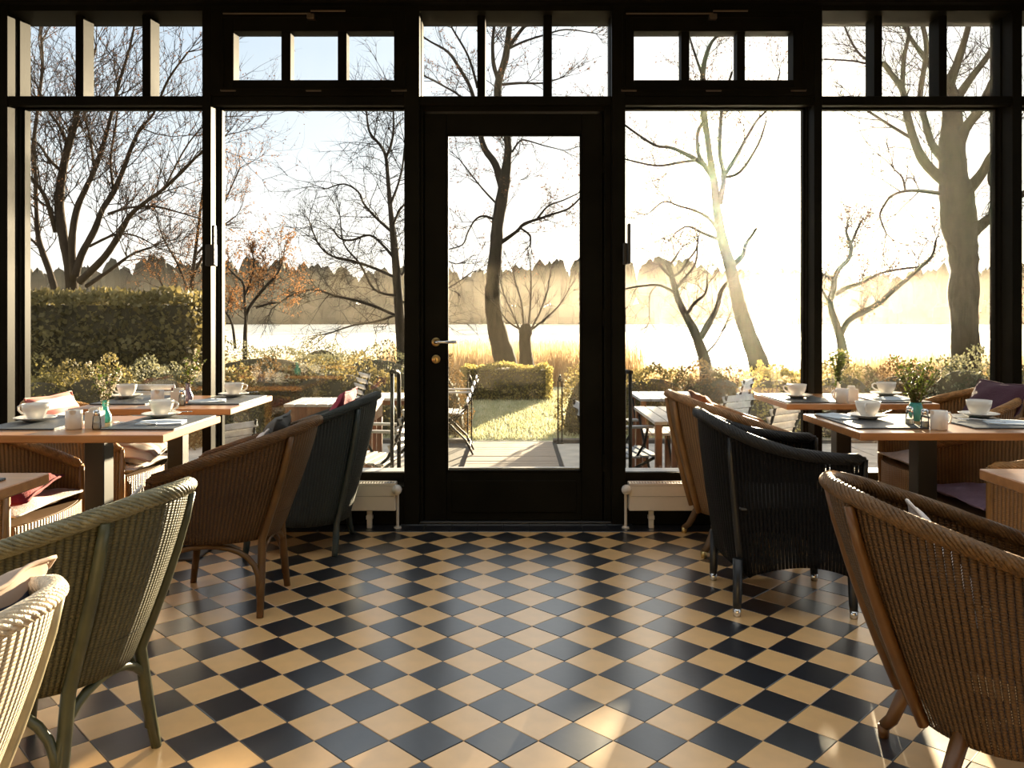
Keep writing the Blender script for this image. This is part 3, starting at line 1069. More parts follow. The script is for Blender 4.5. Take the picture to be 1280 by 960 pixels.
cushion((2.06, 3.36, .455), (.46, .46), (0, 0, 0), FB_LILAC, 'lilac seat cushion in the amber armchair', .035, seed=9)
cushion((2.25, 4.24, .455), (.46, .46), (0, 0, 0), FB_WHITE, 'white seat cushion in the right corner chair', .035, seed=10)
cushion((2.46, 4.18, .70), (.38, .40), (0, math.radians(-62), 0.05), FB_PURPLE, 'dark purple cushion leaning in the right corner chair', .055, seed=11)
cushion((1.13, 3.46, .435), (.44, .46), (0, 0, 0), FB_GREY, 'grey seat cushion in the black armchair', .03, seed=12)
cushion((1.05, 4.28, .65), (.34, .36), (0, math.radians(62), 0), FB_ORANGE, 'rust brown cushion leaning in the honey coloured chair', .05, seed=13)
cushion((-.97, 1.40, .61), (.30, .32), (0, math.radians(-60), 0), FB_NAVY, 'dark patterned cushion leaning in the white chair', .05, seed=14)


def corner_up(loc, size, tilt, rz_, m, lab, seed):
    c = cushion(loc, size, (0, 0, 0), m, lab, .04, seed=seed)
    c.rotation_euler = (Matrix.Rotation(rz_, 3, 'Z') @ Matrix.Rotation(tilt, 3, 'Y') @ Matrix.Rotation(math.radians(45), 3, 'Z')).to_euler()


corner_up((-1.07, 2.14, .565), (.30, .30), math.radians(-66), math.radians(-10), FB_WHITE, 'white cushion with one corner above the green chair rim', 15)
corner_up((1.10, 2.07, .55), (.28, .28), math.radians(66), math.radians(-10), FB_WHITE, 'white cushion with one corner above the large brown chair rim', 16)
corner_up((-1.09, 3.34, .60), (.22, .22), math.radians(-64), 0, FB_WHITE, 'white cushion corner beside the grey cushion in the brown chair', 17)

# ------------------------------------------------------------------ tableware
def cup_on_saucer(x, y, ang, lab, big=1.0):
    s = empty('saucer', (x, y, TZ + .006))
    tag(s, 'white saucer under ' + lab, 'saucer', 'white saucers')
    MB().lathe([(0.0, .002), (.028, 0), (.034, 0.0), (.05, .006), (.078, .016), (.081, .018), (.078, .0195), (.05, .010), (.03, .006), (0, .006)], 32).build('plate', M_PORC, s, True)
    MB().lathe([(.026, .0055), (.030, .0075), (.033, .0065)], 24, close=False).build('well_ring', M_PORC, s, True)
    c = empty('cup', (x, y, TZ + .0135), ang)
    tag(c, lab, 'cup', 'white coffee cups')
    MB().lathe([(0.0, .003), (.024, .0), (.027, .002), (.030, .008), (.041, .024), (.048, .044), (.051, .066), (.0495, .0665), (.046, .044), (.039, .026), (.028, .012), (0, .010)], 32).build('bowl', M_PORC, c, True)
    MB().tube([(.046, 0, .056), (.060, 0, .060), (.072, 0, .052), (.071, 0, .038), (.058, 0, .026), (.041, 0, .022)], .0042, 8).build('cup_handle', M_PORC, c, True)
    return c


def jug(x, y, ang, lab):
    c = empty('cream_jug', (x, y, TZ), ang)
    tag(c, lab, 'jug', 'white cream jugs')
    MB().lathe([(0, 0), (.028, 0), (.031, .003), (.0315, .04), (.031, .074), (.029, .0745), (.029, .01), (0, .008)], 28).build('body', M_PORC, c, True)
    MB().tube([(.030, 0, .062), (.044, 0, .066), (.052, 0, .05), (.046, 0, .028), (.031, 0, .02)], .004, 8).build('jug_handle', M_PORC, c, True)
    b = MB()
    b.grid([[(-.028, -.012, .06), (-.034, 0, .058), (-.028, .012, .06)], [(-.029, -.012, .0745), (-.042, 0, .078), (-.029, .012, .0745)]])
    b.build('spout', M_PORC, c, True)
    return c


M_SACHET = mat('sachet_paper', (.72, .66, .58), rough=.7)


def sugar(x, y, ang, lab):
    c = empty('sugar_holder', (x, y, TZ), ang)
    tag(c, lab, 'holder', 'white sugar holders')
    b = MB()
    for (x0, x1, y0, y1) in ((-.028, .028, -.028, -.024), (-.028, .028, .024, .028), (-.028, -.024, -.024, .024), (.024, .028, -.024, .024)):
        b.bbox(x0, x1, y0, y1, 0, .066, .001)
    b.box(-.025, .025, -.025, .025, 0, .004)
    b.build('box', M_PORC, c)
    for k in range(4):
        MB().bbox(-.019 + .003 * k, .017 + .002 * k, -.016 + k * .010, -.012 + k * .010, .006, .078 + .004 * (k % 2), .001).build('sachet', M_SACHET, c)
    return c


def shakers(x, y, lab):
    c = empty('spice_shaker', (x, y, TZ))
    tag(c, lab, 'shaker', 'glass shakers')
    MB().lathe([(0, 0), (.015, 0), (.017, .01), (.014, .05), (.012, .055), (0, .055)], 16).build('glass_body', M_SHAKER, c, True)
    MB().lathe([(.0125, .055), (.0135, .056), (.013, .072), (.007, .078), (0, .078)], 16, close=False).build('metal_cap', M_CHROME, c, True)
    MB().lathe([(0, .003), (.0125, .003), (.0125, .028), (0, .028)], 12).build('filling', M_SALT, c, True)
    return c


M_SHAKER = glass_mat('shaker_glass', (.9, .92, .9), 1.6)
M_SALT = mat('salt', (.75, .72, .68), rough=.9)


def placemat(x0, x1, y0, y1, lab):
    t = MB().bbox(x0 - (x0 + x1) / 2, x1 - (x0 + x1) / 2, y0 - (y0 + y1) / 2, y1 - (y0 + y1) / 2, 0, .006, .0015).build('placemat', M_SLATE, None, loc=((x0 + x1) / 2, (y0 + y1) / 2, TZ))
    tag(t, lab, 'placemat', 'dark slate placemats')


def napkin(x, y, ang, lab):
    c = empty('napkin', (x, y, TZ + .006), ang)
    tag(c, lab, 'napkin', 'folded napkins')
    MB().bbox(-.045, .045, -.09, .09, 0, .004, .001).build('lower_fold', M_NAPKIN, c)
    rows = []
    for i in range(9):
        s = -.09 + .18 * i / 8
        rows.append([(xx, s, .0045 + .006 * math.exp(-((xx - .04) / .02) ** 2) + .002 * math.sin(30 * s + 40 * xx)) for xx in np.linspace(-.045, .045, 7)])
    t2 = MB().grid(rows)
    o = t2.build('upper_fold', M_NAPKIN, c, True)
    m_ = o.modifiers.new('thickness', 'SOLIDIFY')
    m_.thickness = .0012


def fork(x, y, ang, lab, z=TZ + .012):
    c = empty('fork', (x, y, z), ang)
    tag(c, lab, 'fork', 'silver forks')
    rows = []
    for (s, w, h) in ((-.095, .009, .001), (-.07, .008, .002), (-.02, .004, .004), (.03, .0045, .006), (.045, .011, .003), (.06, .0125, .001), (.065, .0125, .001)):
        rows.append([(-w, s, h), (0, s, h + .001), (w, s, h)])
    o = MB().grid(rows).build('handle', M_CHROME, c, True)
    o.modifiers.new('thickness', 'SOLIDIFY').thickness = .002
    for k in range(4):
        xx = -.0105 + .007 * k
        MB().tube([(xx, .064, .001), (xx, .08, .000), (xx * .95, .098, .004)], [.0017, .0016, .001], 5).build('tine', M_CHROME, c)


def spoon(x, y, z, ang, lab):
    c = empty('spoon', (x, y, z), ang)
    tag(c, lab, 'spoon', 'small spoons')
    MB().tube([(-.06, 0, .004), (-.02, 0, .002), (.03, 0, .004)], [.0032, .002, .002], 6).build('handle', M_CHROME, c, True)
    MB().lathe([(0, -.004), (.006, -.003), (.009, 0), (.0085, .0005), (.005, -.002), (0, -.003)], 12).build('bowl', M_CHROME, c, True, loc=(.04, 0, .005))


# left front table
placemat(-1.61, -1.325, 3.13, 3.575, 'slate placemat on the right half of the teal vase table')
placemat(-2.085, -1.80, 3.13, 3.575, 'slate placemat on the left half of the teal vase table')
cup_on_saucer(-1.535, 3.50, .0, 'white cup right of the teal vase')
cup_on_saucer(-2.0, 3.36, PI, 'white cup at the far left of the teal vase table')
jug(-1.735, 3.17, 1.9, 'cream jug left of the teal vase')
sugar(-1.668, 3.20, .1, 'sugar holder just beside the teal vase')
shakers(-1.635, 3.15, 'glass shaker glinting in front of the teal vase')
napkin(-1.44, 3.28, PI / 2 + .15, 'pale napkin on the placemat right of the teal vase')
fork(-1.53, 3.25, PI / 2 - .25, 'fork lying on the placemat right of the teal vase')
spoon(-1.45, 3.50, TZ + .026, .1, 'spoon on the saucer right of the teal vase')
# left window table
placemat(-1.655, -1.385, 4.05, 4.50, 'slate placemat on the right half of the purple vase table')
placemat(-2.14, -1.86, 4.05, 4.50, 'slate placemat on the left half of the purple vase table')
cup_on_saucer(-1.545, 4.43, .1, 'white cup right of the purple vase')
cup_on_saucer(-2.09, 4.34, PI, 'white cup left of the purple vase by the window')
jug(-1.80, 4.06, 1.9, 'cream jug left of the purple vase')
sugar(-1.705, 4.08, .05, 'sugar holder just left of the purple vase')
shakers(-1.665, 4.03, 'glass shaker beside the purple vase')
napkin(-1.58, 4.14, PI / 2 + .3, 'pale napkin on the placemat right of the purple vase')
spoon(-1.46, 4.43, TZ + .026, .1, 'spoon on the saucer right of the purple vase')
# near left table
placemat(-1.62, -1.37, 1.72, 2.17, 'slate placemat on the near left table corner')
# right front table
placemat(1.345, 1.63, 3.16, 3.62, 'slate placemat on the left half of the turquoise vase table')
placemat(1.81, 2.085, 3.16, 3.62, 'slate placemat on the right half of the turquoise vase table')
cup_on_saucer(1.515, 3.45, PI + 1.0, 'white cup left of the turquoise vase')
cup_on_saucer(2.02, 3.50, PI / 2, 'white cup right of the turquoise vase before the purple cushion')
jug(1.662, 3.15, .1, 'cream jug in front of the turquoise vase')
shakers(1.622, 3.18, 'left glass shaker before the turquoise vase')
shakers(1.606, 3.27, 'rear glass shaker before the turquoise vase')
napkin(1.40, 3.50, .2, 'pale napkin on the placemat left of the turquoise vase')
napkin(2.02, 3.28, PI / 2 - .3, 'pale napkin at the right end of the turquoise vase table')
fork(1.93, 3.34, .9, 'fork lying right of the turquoise vase')
# right window table
placemat(1.40, 1.66, 4.14, 4.6, 'slate placemat on the left half of the sunny window table')
placemat(1.88, 2.15, 4.14, 4.6, 'slate placemat on the right half of the sunny window table')
cup_on_saucer(1.53, 4.36, PI, 'white cup in the sun glare left of the window table twigs')
cup_on_saucer(2.07, 4.48, PI * .9, 'white cup right of the window table twigs')
jug(1.685, 4.14, PI, 'cream jug in front of the window table twigs')
sugar(1.765, 4.22, .0, 'sugar holder right of the window table twigs')
napkin(2.0, 4.25, PI / 2 + .2, 'pale napkin on the right of the sunny window table')
# near right table
placemat(1.44, 1.72, 1.80, 2.25, 'slate placemat on the near right table corner')

# vases with twigs
M_TEAL = mat('teal_glaze', (0.03, 0.33, 0.27), rough=.2, c2=(.05, .45, .37), scale=20, coat=.3)
M_PURPV = mat('purple_glaze', (0.13, 0.10, 0.15), rough=.25, coat=.3)
M_TURQ = mat('turquoise_glass', (.12, .52, .50), rough=.12, trans=.5, coat=.4)
M_TWIG = mat('twig_bark', (0.10, 0.07, 0.035), rough=.8)
M_LEAF = mat('vase_leaf', (0.11, 0.14, 0.025), rough=.5, c2=(.055, .07, .015), scale=60, trans=.4)
M_BLOSSOM = mat('blossom', (0.80, 0.72, 0.58), rough=.7, trans=.3)


def leaf_quad(p, d, up, L, w):
    d = d.normalized()
    s = d.cross(up)
    s = s.normalized() if s.length > 1e-5 else Vector((1, 0, 0))
    return [p, p + d * L * .5 + s * w, p + d * L, p + d * L * .5 - s * w]


def bouquet(x, y, z0, hgt, spread, n, lab, blossom=0.0, seed=0, lean=(0, 0), leafs=1.0, size=.016):
    rg = random.Random(seed)
    c = empty('twig_bunch', (x, y, z0))
    tag(c, lab, 'twigs', 'twig bunches in vases')
    lq, bq = [], []
    for k in range(n):
        a = 2 * PI * (k + rg.random() * .6) / n
        sp = spread * rg.uniform(.3, 1.0)
        end = Vector((math.cos(a) * sp + lean[0], math.sin(a) * sp * .7 + lean[1], hgt * rg.uniform(.65, 1.0)))
        pts = []
        for i in range(7):
            t = i / 6
            pts.append(Vector((end.x * t ** 1.5 + rg.uniform(-.004, .004), end.y * t ** 1.5 + rg.uniform(-.004, .004), -.05 + (end.z + .05) * t)))
        MB().tube(pts, [.0024 * (1 - .6 * i / 6) for i in range(7)], 5).build('twig', M_TWIG, c)
        for i in range(2, 7):
            for q in range(int(7 * leafs) if rg.random() < .85 else 0):
                base = pts[i - 1].lerp(pts[i], rg.random())
                d = Vector((rg.gauss(0, 1), rg.gauss(0, 1), rg.gauss(.5, .6)))
                if rg.random() < blossom:
                    for w in range(3):
                        d2 = Vector((rg.gauss(0, 1), rg.gauss(0, 1), rg.gauss(0, 1)))
                        bq.append(leaf_quad(base, d2, Vector((0, 0, 1)), .011, .005))
                else:
                    lq.append(leaf_quad(base, d, Vector((rg.gauss(0, .4), rg.gauss(0, .4), 1)), size * rg.uniform(.6, 1.3), size * .33))
    if lq:
        o = np_quads('leaf_spray', np.array([[tuple(v) for v in q] for q in lq]), M_LEAF, c)
        o['kind'] = 'stuff'
    if bq:
        o = np_quads('blossom_spray', np.array([[tuple(v) for v in q] for q in bq]), M_BLOSSOM, c)
        o['kind'] = 'stuff'


def vase(x, y, prof, m, lab, name='vase'):
    c = empty(name, (x, y, TZ))
    tag(c, lab, 'vase', 'small table vases')
    MB().lathe(prof, 32, close=False).build('body', m, c, True)
    r0 = prof[-1][0] + .001
    z0 = prof[-1][1]
    MB().tube([(r0 * math.cos(a), r0 * math.sin(a), z0) for a in np.linspace(0, 2 * PI, 25)], .0015, 5, cap=False).build('lip', m, c, True)


bottle = [(0, 0), (.020, 0), (.0245, .004), (.0265, .018), (.023, .035), (.013, .055), (.0105, .07), (.0105, .085), (.013, .094), (.0115, .094), (.009, .084), (.009, .068), (.011, .054)]
vase(-1.71, 3.36, bottle, M_TEAL, 'teal bottle vase on the left front table')
bouquet(-1.71, 3.36, TZ + .09, .165, .085, 7, 'twigs with pale blossom in the teal vase', .55, 1, leafs=1.3, size=.02)
vase(-1.72, 4.24, bottle, M_PURPV, 'purple grey bottle vase on the left window table')
bouquet(-1.72, 4.24, TZ + .09, .19, .07, 7, 'leafy twigs with blossom in the purple grey vase', .4, 2, lean=(.02, 0), leafs=1.4, size=.021)
globe = [(0, 0), (.017, 0), (.020, .006), (.027, .022), (.0295, .042), (.027, .062), (.0215, .078), (.020, .078), (.0255, .061), (.028, .042), (.0255, .022), (.018, .008), (0, .007)]
vase(1.705, 3.42, globe, M_TURQ, 'round turquoise glass vase on the right front table')
bouquet(1.705, 3.42, TZ + .07, .20, .15, 18, 'broad bunch of leafy twigs in the turquoise vase', .03, 3, leafs=1.3, size=.019)
vase(1.755, 4.36, bottle, M_PORC, 'small white vase behind the cream jug by the window')
bouquet(1.755, 4.36, TZ + .09, .19, .06, 9, 'slim bunch of leafy twigs behind the cream jug', .03, 4, leafs=1.6, size=.021)

# ================================================================== outside
GZ = -0.2
M_PAVE = mat('paving_stone', (0.42, 0.38, 0.32), rough=.75, var=.2, scale=3, bump=.2, bscale=40)
M_PLANK = mat('weathered_plank', (0.34, 0.28, 0.22), rough=.75, c2=(.22, .17, .125), scale=5, stretch=(1, 8, 8), bump=.2, bscale=30)
M_LAWN = mat('frosty_lawn', (0.42, 0.40, 0.25), rough=.9, c2=(.26, .26, .13), scale=2.5, bump=.8, bscale=16)
M_GRASS = mat('grass_blade', (0.60, 0.56, 0.38), rough=.8, c2=(.34, .35, .17), scale=5, trans=.45)
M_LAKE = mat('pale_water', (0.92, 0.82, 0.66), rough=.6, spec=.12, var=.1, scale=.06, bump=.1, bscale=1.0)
M_REED = mat('reed', (0.66, 0.50, 0.30), rough=.8, c2=(.48, .33, .17), scale=1.5, trans=.5)
M_KERB = mat('kerb', (0.10, 0.085, 0.07), rough=.8)
M_IRON = mat('iron', (0.014, 0.013, 0.011), rough=.6, spec=.12)
M_SLATW = mat('frosted_slat', (0.60, 0.58, 0.55), rough=.6, c2=(.42, .38, .33), scale=14)
M_SLATD = mat('frosted_grey_slat', (0.36, 0.40, 0.45), rough=.5, c2=(.22, .25, .29), scale=14)
M_TEAK = mat('teak', (0.21, 0.085, 0.035), rough=.5, c2=(.13, .05, .02), scale=6, stretch=(8, 8, 1))

terr = is_struct(MB().box(-9, 9, 4.98, 9.2, GZ - .2, GZ - .012).build('terrace_bed', M_GROUT))
pav = is_struct(empty('terrace_paving'))
slab = MB().bbox(-.197, .197, -.197, .197, -.03, 0, .004).mesh('paving_slab', M_PAVE)
for i in range(-14, 15):
    for j in range(10):
        x = .67 + i * .4 + (0 if i >= 0 else -.11 - .3)
        y = 5.2 + j * .4
        if -0.62 < x < .55:
            continue
        if abs(x) > 5.4:
            continue
        link('paving_slab', slab, pav, (x, y, GZ + rng.uniform(-.003, .003)))
path = is_struct(empty('board_path'))
plank = MB().bbox(-.45, .45, -.068, .068, -.03, 0, .004).mesh('plank', M_PLANK)
for j in range(29):
    link('plank', plank, path, (-.025, 5.1 + j * .14, GZ + .012 + rng.uniform(-.002, .002)), (0, 0, rng.uniform(-.004, .004)))
for (x0, x1) in ((-5.0, -.5), (.44, 5.0)):
    is_struct(MB().bbox(x0, x1, 9.12, 9.22, GZ - .05, GZ + .03, .008).build('kerb_strip', M_KERB))

# lawn falling towards the reeds
rows = []
for y in (9.2, 11, 13, 15, 17, 19, 22, 28, 45, 60):
    z = GZ if y < 15.5 else GZ - .55 * min(1, (y - 15.5) / 8)
    rows.append([(x, y, z + .03 * math.sin(x * 1.3 + y) * (1 if y > 9.5 else 0)) for x in np.linspace(-40, 45, 35)])
is_struct(MB().grid(rows).build('lawn', M_LAWN, None, True))
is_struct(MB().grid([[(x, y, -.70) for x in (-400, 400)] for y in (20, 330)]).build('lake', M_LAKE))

nrg = np.random.default_rng(5)


def blades(n, x0, x1, y0, y1, zf, h0, h1, w, lean):
    x = nrg.uniform(x0, x1, n)
    y = nrg.uniform(y0, y1, n)
    z = zf(x, y)
    h = nrg.uniform(h0, h1, n)
    a = nrg.uniform(0, 2 * PI, n)
    dx, dy = np.cos(a) * w, np.sin(a) * w
    lx, ly = nrg.normal(0, lean, n) * h, nrg.normal(0, lean, n) * h
    P = np.stack([x, y, z], 1)
    A = P + np.stack([-dx, -dy, 0 * x], 1)
    B = P + np.stack([dx, dy, 0 * x], 1)
    T = P + np.stack([lx, ly, h], 1)
    C = T + np.stack([dx, dy, 0 * x], 1) * .35
    E = T - np.stack([dx, dy, 0 * x], 1) * .35
    return np.stack([A, B, C, E], 1)


g = np_quads('lawn_grass', np.concatenate([
    blades(36000, -2.2, 2.6, 9.25, 15.5, lambda x, y: np.full_like(x, GZ), .02, .06, .006, .4)]), M_GRASS)
tag(g, 'frosty sunlit grass blades of the lawn beyond the board path', 'grass', kind='stuff')
rz = lambda x, y: np.where(y < 15.5, GZ, GZ - .55 * np.minimum(1, (y - 15.5) / 8))
rd = np_quads('reed_bed', np.concatenate([
    blades(13000, -3.5, 3.4, 20, 30, rz, .75, 1.3, .010, .10),
    blades(7000, 3.0, 14, 21, 26, rz, .3, .6, .009, .12),
    blades(6000, 7.0, 13, 15.5, 19, rz, .4, .85, .008, .12),
    blades(5000, -16, -2, 26, 34, rz, .35, .6, .010, .12)]), M_REED)
tag(rd, 'golden dry reeds growing along the lake shore', 'reeds', kind='stuff')

# far forest: many bare and evergreen trees too far to count
fv = []
ff = MB()
frg = random.Random(3)
for k in range(560):
    x = frg.uniform(-230, 240)
    y = frg.uniform(250, 285)
    h = frg.uniform(15, 20) * (1 + .10 * math.sin(x * .045) + .05 * math.sin(x * .15))
    if x > 60:
        h *= .92
    r = frg.uniform(1.4, 2.6)
    ff.tube([(x, y, -.7), (x, y, h * .6)], [.28, .18], 4, cap=False)
    zc = h * frg.uniform(.55, .68)
    n1, n2 = 6, 7
    rowsf = []
    for i in range(n1 + 1):
        th = PI * i / n1
        rowsf.append([(x + r * 1.25 * math.sin(th) * math.cos(2 * PI * j / n2) * frg.uniform(.7, 1.25), y + r * math.sin(th) * math.sin(2 * PI * j / n2), zc - (h - zc) * math.cos(th) * frg.uniform(.85, 1.08)) for j in range(n2)])
    ff.grid(rowsf, closed=True)
    # undergrowth
    if k % 2 == 0:
        x2 = frg.uniform(-230, 240)
        rowsf = []
        for i in range(5):
            th = PI * i / 4
            rowsf.append([(x2 + 5 * math.sin(th) * math.cos(2 * PI * j / 6) * frg.uniform(.7, 1.2), y + 2 * math.sin(th) * math.sin(2 * PI * j / 6), 1.5 - 4.5 * math.cos(th)) for j in range(6)])
        ff.grid(rowsf, closed=True)
M_FOREST = mat('far_forest', (0.075, 0.062, 0.036), rough=.9, c2=(.045, .038, .022), scale=.12)
fo = ff.build('far_forest', M_FOREST)
tag(fo, 'distant forest edge across the misty lake', 'forest', kind='stuff')


# ------------------------------------------------------------------ trees
def tree(name, label, limbs, Y, bark, twigs=None, seed=0, leaf=None, leafmat=None, leafsize=.03, group='bare trees in the garden', dep=.5, levels=2, tw_len=1.0, spread=1.0, tw_r=.010, up=.25):
    rg = random.Random(seed)
    base = at(limbs[0][0][0], limbs[0][0][1], Y)
    root = empty(name, (base.x, base.y, rz(np.array([base.x]), np.array([Y]))[0]))
    tag(root, label, 'tree', group)
    o = Vector(root.location)
    mb = MB()
    tmb = MB()
    leaves = []
    world_limbs = []
    for li, L in enumerate(limbs):
        k = len(L)
        dd = 0.0 if li == 0 else rg.uniform(-dep, dep)
        ph = rg.uniform(0, 6.28)
        if li:
            # start depth: nearest point of an earlier limb
            s = L[0]
            best, by = 1e9, Y
            for (q, W_) in world_limbs:
                for (p, wp) in zip(q, W_):
                    e = (p[0] - s[0]) ** 2 + (p[1] - s[1]) ** 2
                    if e < best:
                        best, by = e, wp.y
            y0 = by
        else:
            y0 = Y
        pw, rad = [], []
        tot = 0
        for i, p in enumerate(L):
            if i:
                tot += math.hypot(p[0] - L[i - 1][0], p[1] - L[i - 1][1])
            yy = y0 + dd * tot * Y / F * 1.0 + .06 * math.sin(ph + i)
            pw.append(at(p[0], p[1], yy) - o)
            w = p[2] if len(p) > 2 else max(1.2, L[0][2] * (1 - .75 * i / (k - 1)))
            rad.append(w * .5 * yy / F)
        if li == 0:
            pw.insert(0, Vector((pw[0].x, pw[0].y, -.1)))
            rad.insert(0, rad[0] * 1.15)
        world_limbs.append((L, [q + o for q in (pw[1:] if li == 0 else pw)]))
        # smooth (Catmull-Rom)
        sp, sr = [], []
        for i in range(len(pw) - 1):
            p0, p1, p2, p3 = pw[max(i - 1, 0)], pw[i], pw[i + 1], pw[min(i + 2, len(pw) - 1)]
            for t in (0, .25, .5, .75):
                sp.append(.5 * ((2 * p1) + (p2 - p0) * t + (2 * p0 - 5 * p1 + 4 * p2 - p3) * t * t + (3 * p1 - p0 - 3 * p2 + p3) * t ** 3))
                sr.append(rad[i] * (1 - t) + rad[i + 1] * t)
        sp.append(pw[-1])
        sr.append(rad[-1])
        sr = [r_ * rg.uniform(.94, 1.06) for r_ in sr]
        b_ = MB()
        b_.tube(sp, sr, 8 if max(rad) > .05 else 5)
        b_.build('trunk' if li == 0 else 'limb', bark, root, True)
        if twigs:
            seglen = sum((sp[i + 1] - sp[i]).length for i in range(len(sp) - 1))
            nt = int(twigs * seglen)
            for q in range(nt):
                i = rg.randrange(len(sp) // (3 if li == 0 else 6), len(sp) - 1)
                if sr[i] > .13 and rg.random() < .8:
                    continue
                d = (sp[i + 1] - sp[i]).normalized()
                grow(tmb, leaves, sp[i], d, tw_len * rg.uniform(.5, 1.2), min(sr[i] * .5, tw_r * rg.uniform(.7, 1.3)), levels, rg, up, spread, leaf or 0)
            # tip tuft
            for q in range(3):
                grow(tmb, leaves, sp[-1], (sp[-1] - sp[-2]).normalized(), tw_len * rg.uniform(.4, .9), min(sr[-1] * .8, tw_r), levels, rg, up, spread * .6, leaf or 0)
    if tmb.v:
        t = tmb.build('twigs', bark, root)
        t['kind'] = 'stuff'
    if leaves and leafmat:
        P = np.array([tuple(p) for p in leaves])
        n = len(P)
        a = nrg.normal(size=(n, 3))
        a /= np.linalg.norm(a, axis=1)[:, None]
        b2 = np.cross(a, nrg.normal(size=(n, 3)))
        b2 /= np.linalg.norm(b2, axis=1)[:, None]
        s = leafsize * nrg.uniform(.6, 1.3, n)[:, None]
        V = np.stack([P, P + a * s * .5 + b2 * s * .35, P + a * s, P + a * s * .5 - b2 * s * .35], 1)
        lo = np_quads('leaves', V, leafmat, root)
        lo['kind'] = 'stuff'
    return root


def grow(mb, leaves, p, d, L, r, lev, rg, up, spread, leaf):
    v = Vector((rg.gauss(0, 1), rg.gauss(0, 1), rg.gauss(0, 1)))
    v = v - d * v.dot(d)
    if v.length < 1e-4:
        return
    v.normalize()
    dr = (d * math.cos(spread * .8) + v * math.sin(spread * .8)).normalized()
    pts = [p.copy()]
    n = 5
    for i in range(n):
        dr = (dr + Vector((rg.gauss(0, .16), rg.gauss(0, .16), rg.gauss(0, .16) + up * .22))).normalized()
        pts.append(pts[-1] + dr * (L / n))
    mb.tube(pts, [r * (1 - .8 * i / n) for i in range(n + 1)], 3, cap=False)
    for q in range(leaf):
        i = rg.randrange(1, n + 1)
        leaves.append(pts[i - 1].lerp(pts[i], rg.random()))
    if lev > 0:
        for k in range(4):
            i = rg.randrange(1, n)
            grow(mb, leaves, pts[i], (pts[i + 1] - pts[i]).normalized(), L * rg.uniform(.4, .7), r * .6, lev - 1, rg, up, spread * .95, leaf)


M_BARK = mat('bark_dark', (0.034, 0.026, 0.018), rough=.95, spec=.15, c2=(.016, .012, .0085), scale=12, stretch=(1, 1, .25), bump=.7, bscale=22)
M_BARK2 = mat('bark_brown', (0.062, 0.042, 0.026), rough=.95, spec=.15, c2=(.032, .022, .014), scale=12, stretch=(1, 1, .25), bump=.6, bscale=22)
M_BUD = mat('rusty_bud', (0.17, 0.085, 0.045), rough=.8, trans=.3)
M_ORANGE = mat('autumn_leaf', (0.34, 0.16, 0.055), rough=.7, c2=(.22, .11, .04), scale=3, trans=.45)

tree('multi_stem_tree', 'broad bare tree with many spreading stems behind the left hedge', [
    [(90, 372, 16), (88, 340, 14), (82, 310, 12), (76, 280, 12), (74, 250, 12), (78, 215, 10), (86, 180, 9), (94, 155, 7), (98, 130, 6), (108, 95, 4), (120, 60, 3)],
    [(70, 368, 9), (62, 340, 8), (52, 312, 7), (47, 290, 6), (45, 250, 5), (44, 215, 5), (42, 180, 5), (48, 130, 4), (53, 80, 4), (50, 30, 3)],
    [(92, 350, 10), (90, 300, 9), (96, 262, 8), (106, 238, 7), (117, 215, 6), (126, 190, 6), (132, 170, 5), (140, 140, 4), (150, 100, 4), (162, 60, 3), (170, 20, 2)],
    [(94, 345, 10), (102, 318, 9), (118, 288, 8), (128, 262, 7), (142, 240, 7), (154, 212, 6), (164, 185, 5), (176, 160, 4), (192, 142, 3), (210, 100, 3), (235, 65, 2)],
    [(100, 352, 10), (130, 322, 8), (150, 292, 7), (162, 270, 6), (180, 254, 5), (202, 238, 4), (226, 216, 4), (250, 192, 3), (275, 175, 2)],
    [(108, 358, 6), (140, 336, 5), (165, 318, 3), (192, 308, 2)],
    [(112, 308, 4), (145, 293, 3), (170, 295, 2), (192, 306, 1.6)],
    [(135, 268, 4), (160, 260, 3), (192, 258, 3), (222, 265, 2), (252, 274, 1.5)],
    [(84, 180, 5), (74, 158, 4), (62, 140, 3), (45, 105, 2)],
    [(78, 215, 5), (62, 200, 4), (48, 180, 3), (34, 172, 2)],
    [(52, 312, 4), (40, 300, 3), (28, 290, 2)],
    [(70, 290, 7), (58, 250, 5), (44, 228, 4), (30, 215, 3)],
    [(118, 212, 4), (112, 170, 3), (105, 140, 3), (112, 100, 2)],
    [(142, 240, 4), (138, 200, 3), (144, 160, 3), (148, 130, 2)],
    [(205, 236, 2.5), (235, 180, 2), (265, 150, 1.6), (300, 145, 1.2)],
], 15.0, M_BARK2, twigs=6.0, seed=11, leaf=1, leafmat=M_BUD, leafsize=.034, tw_len=1.3, tw_r=.012, levels=2, up=.5)

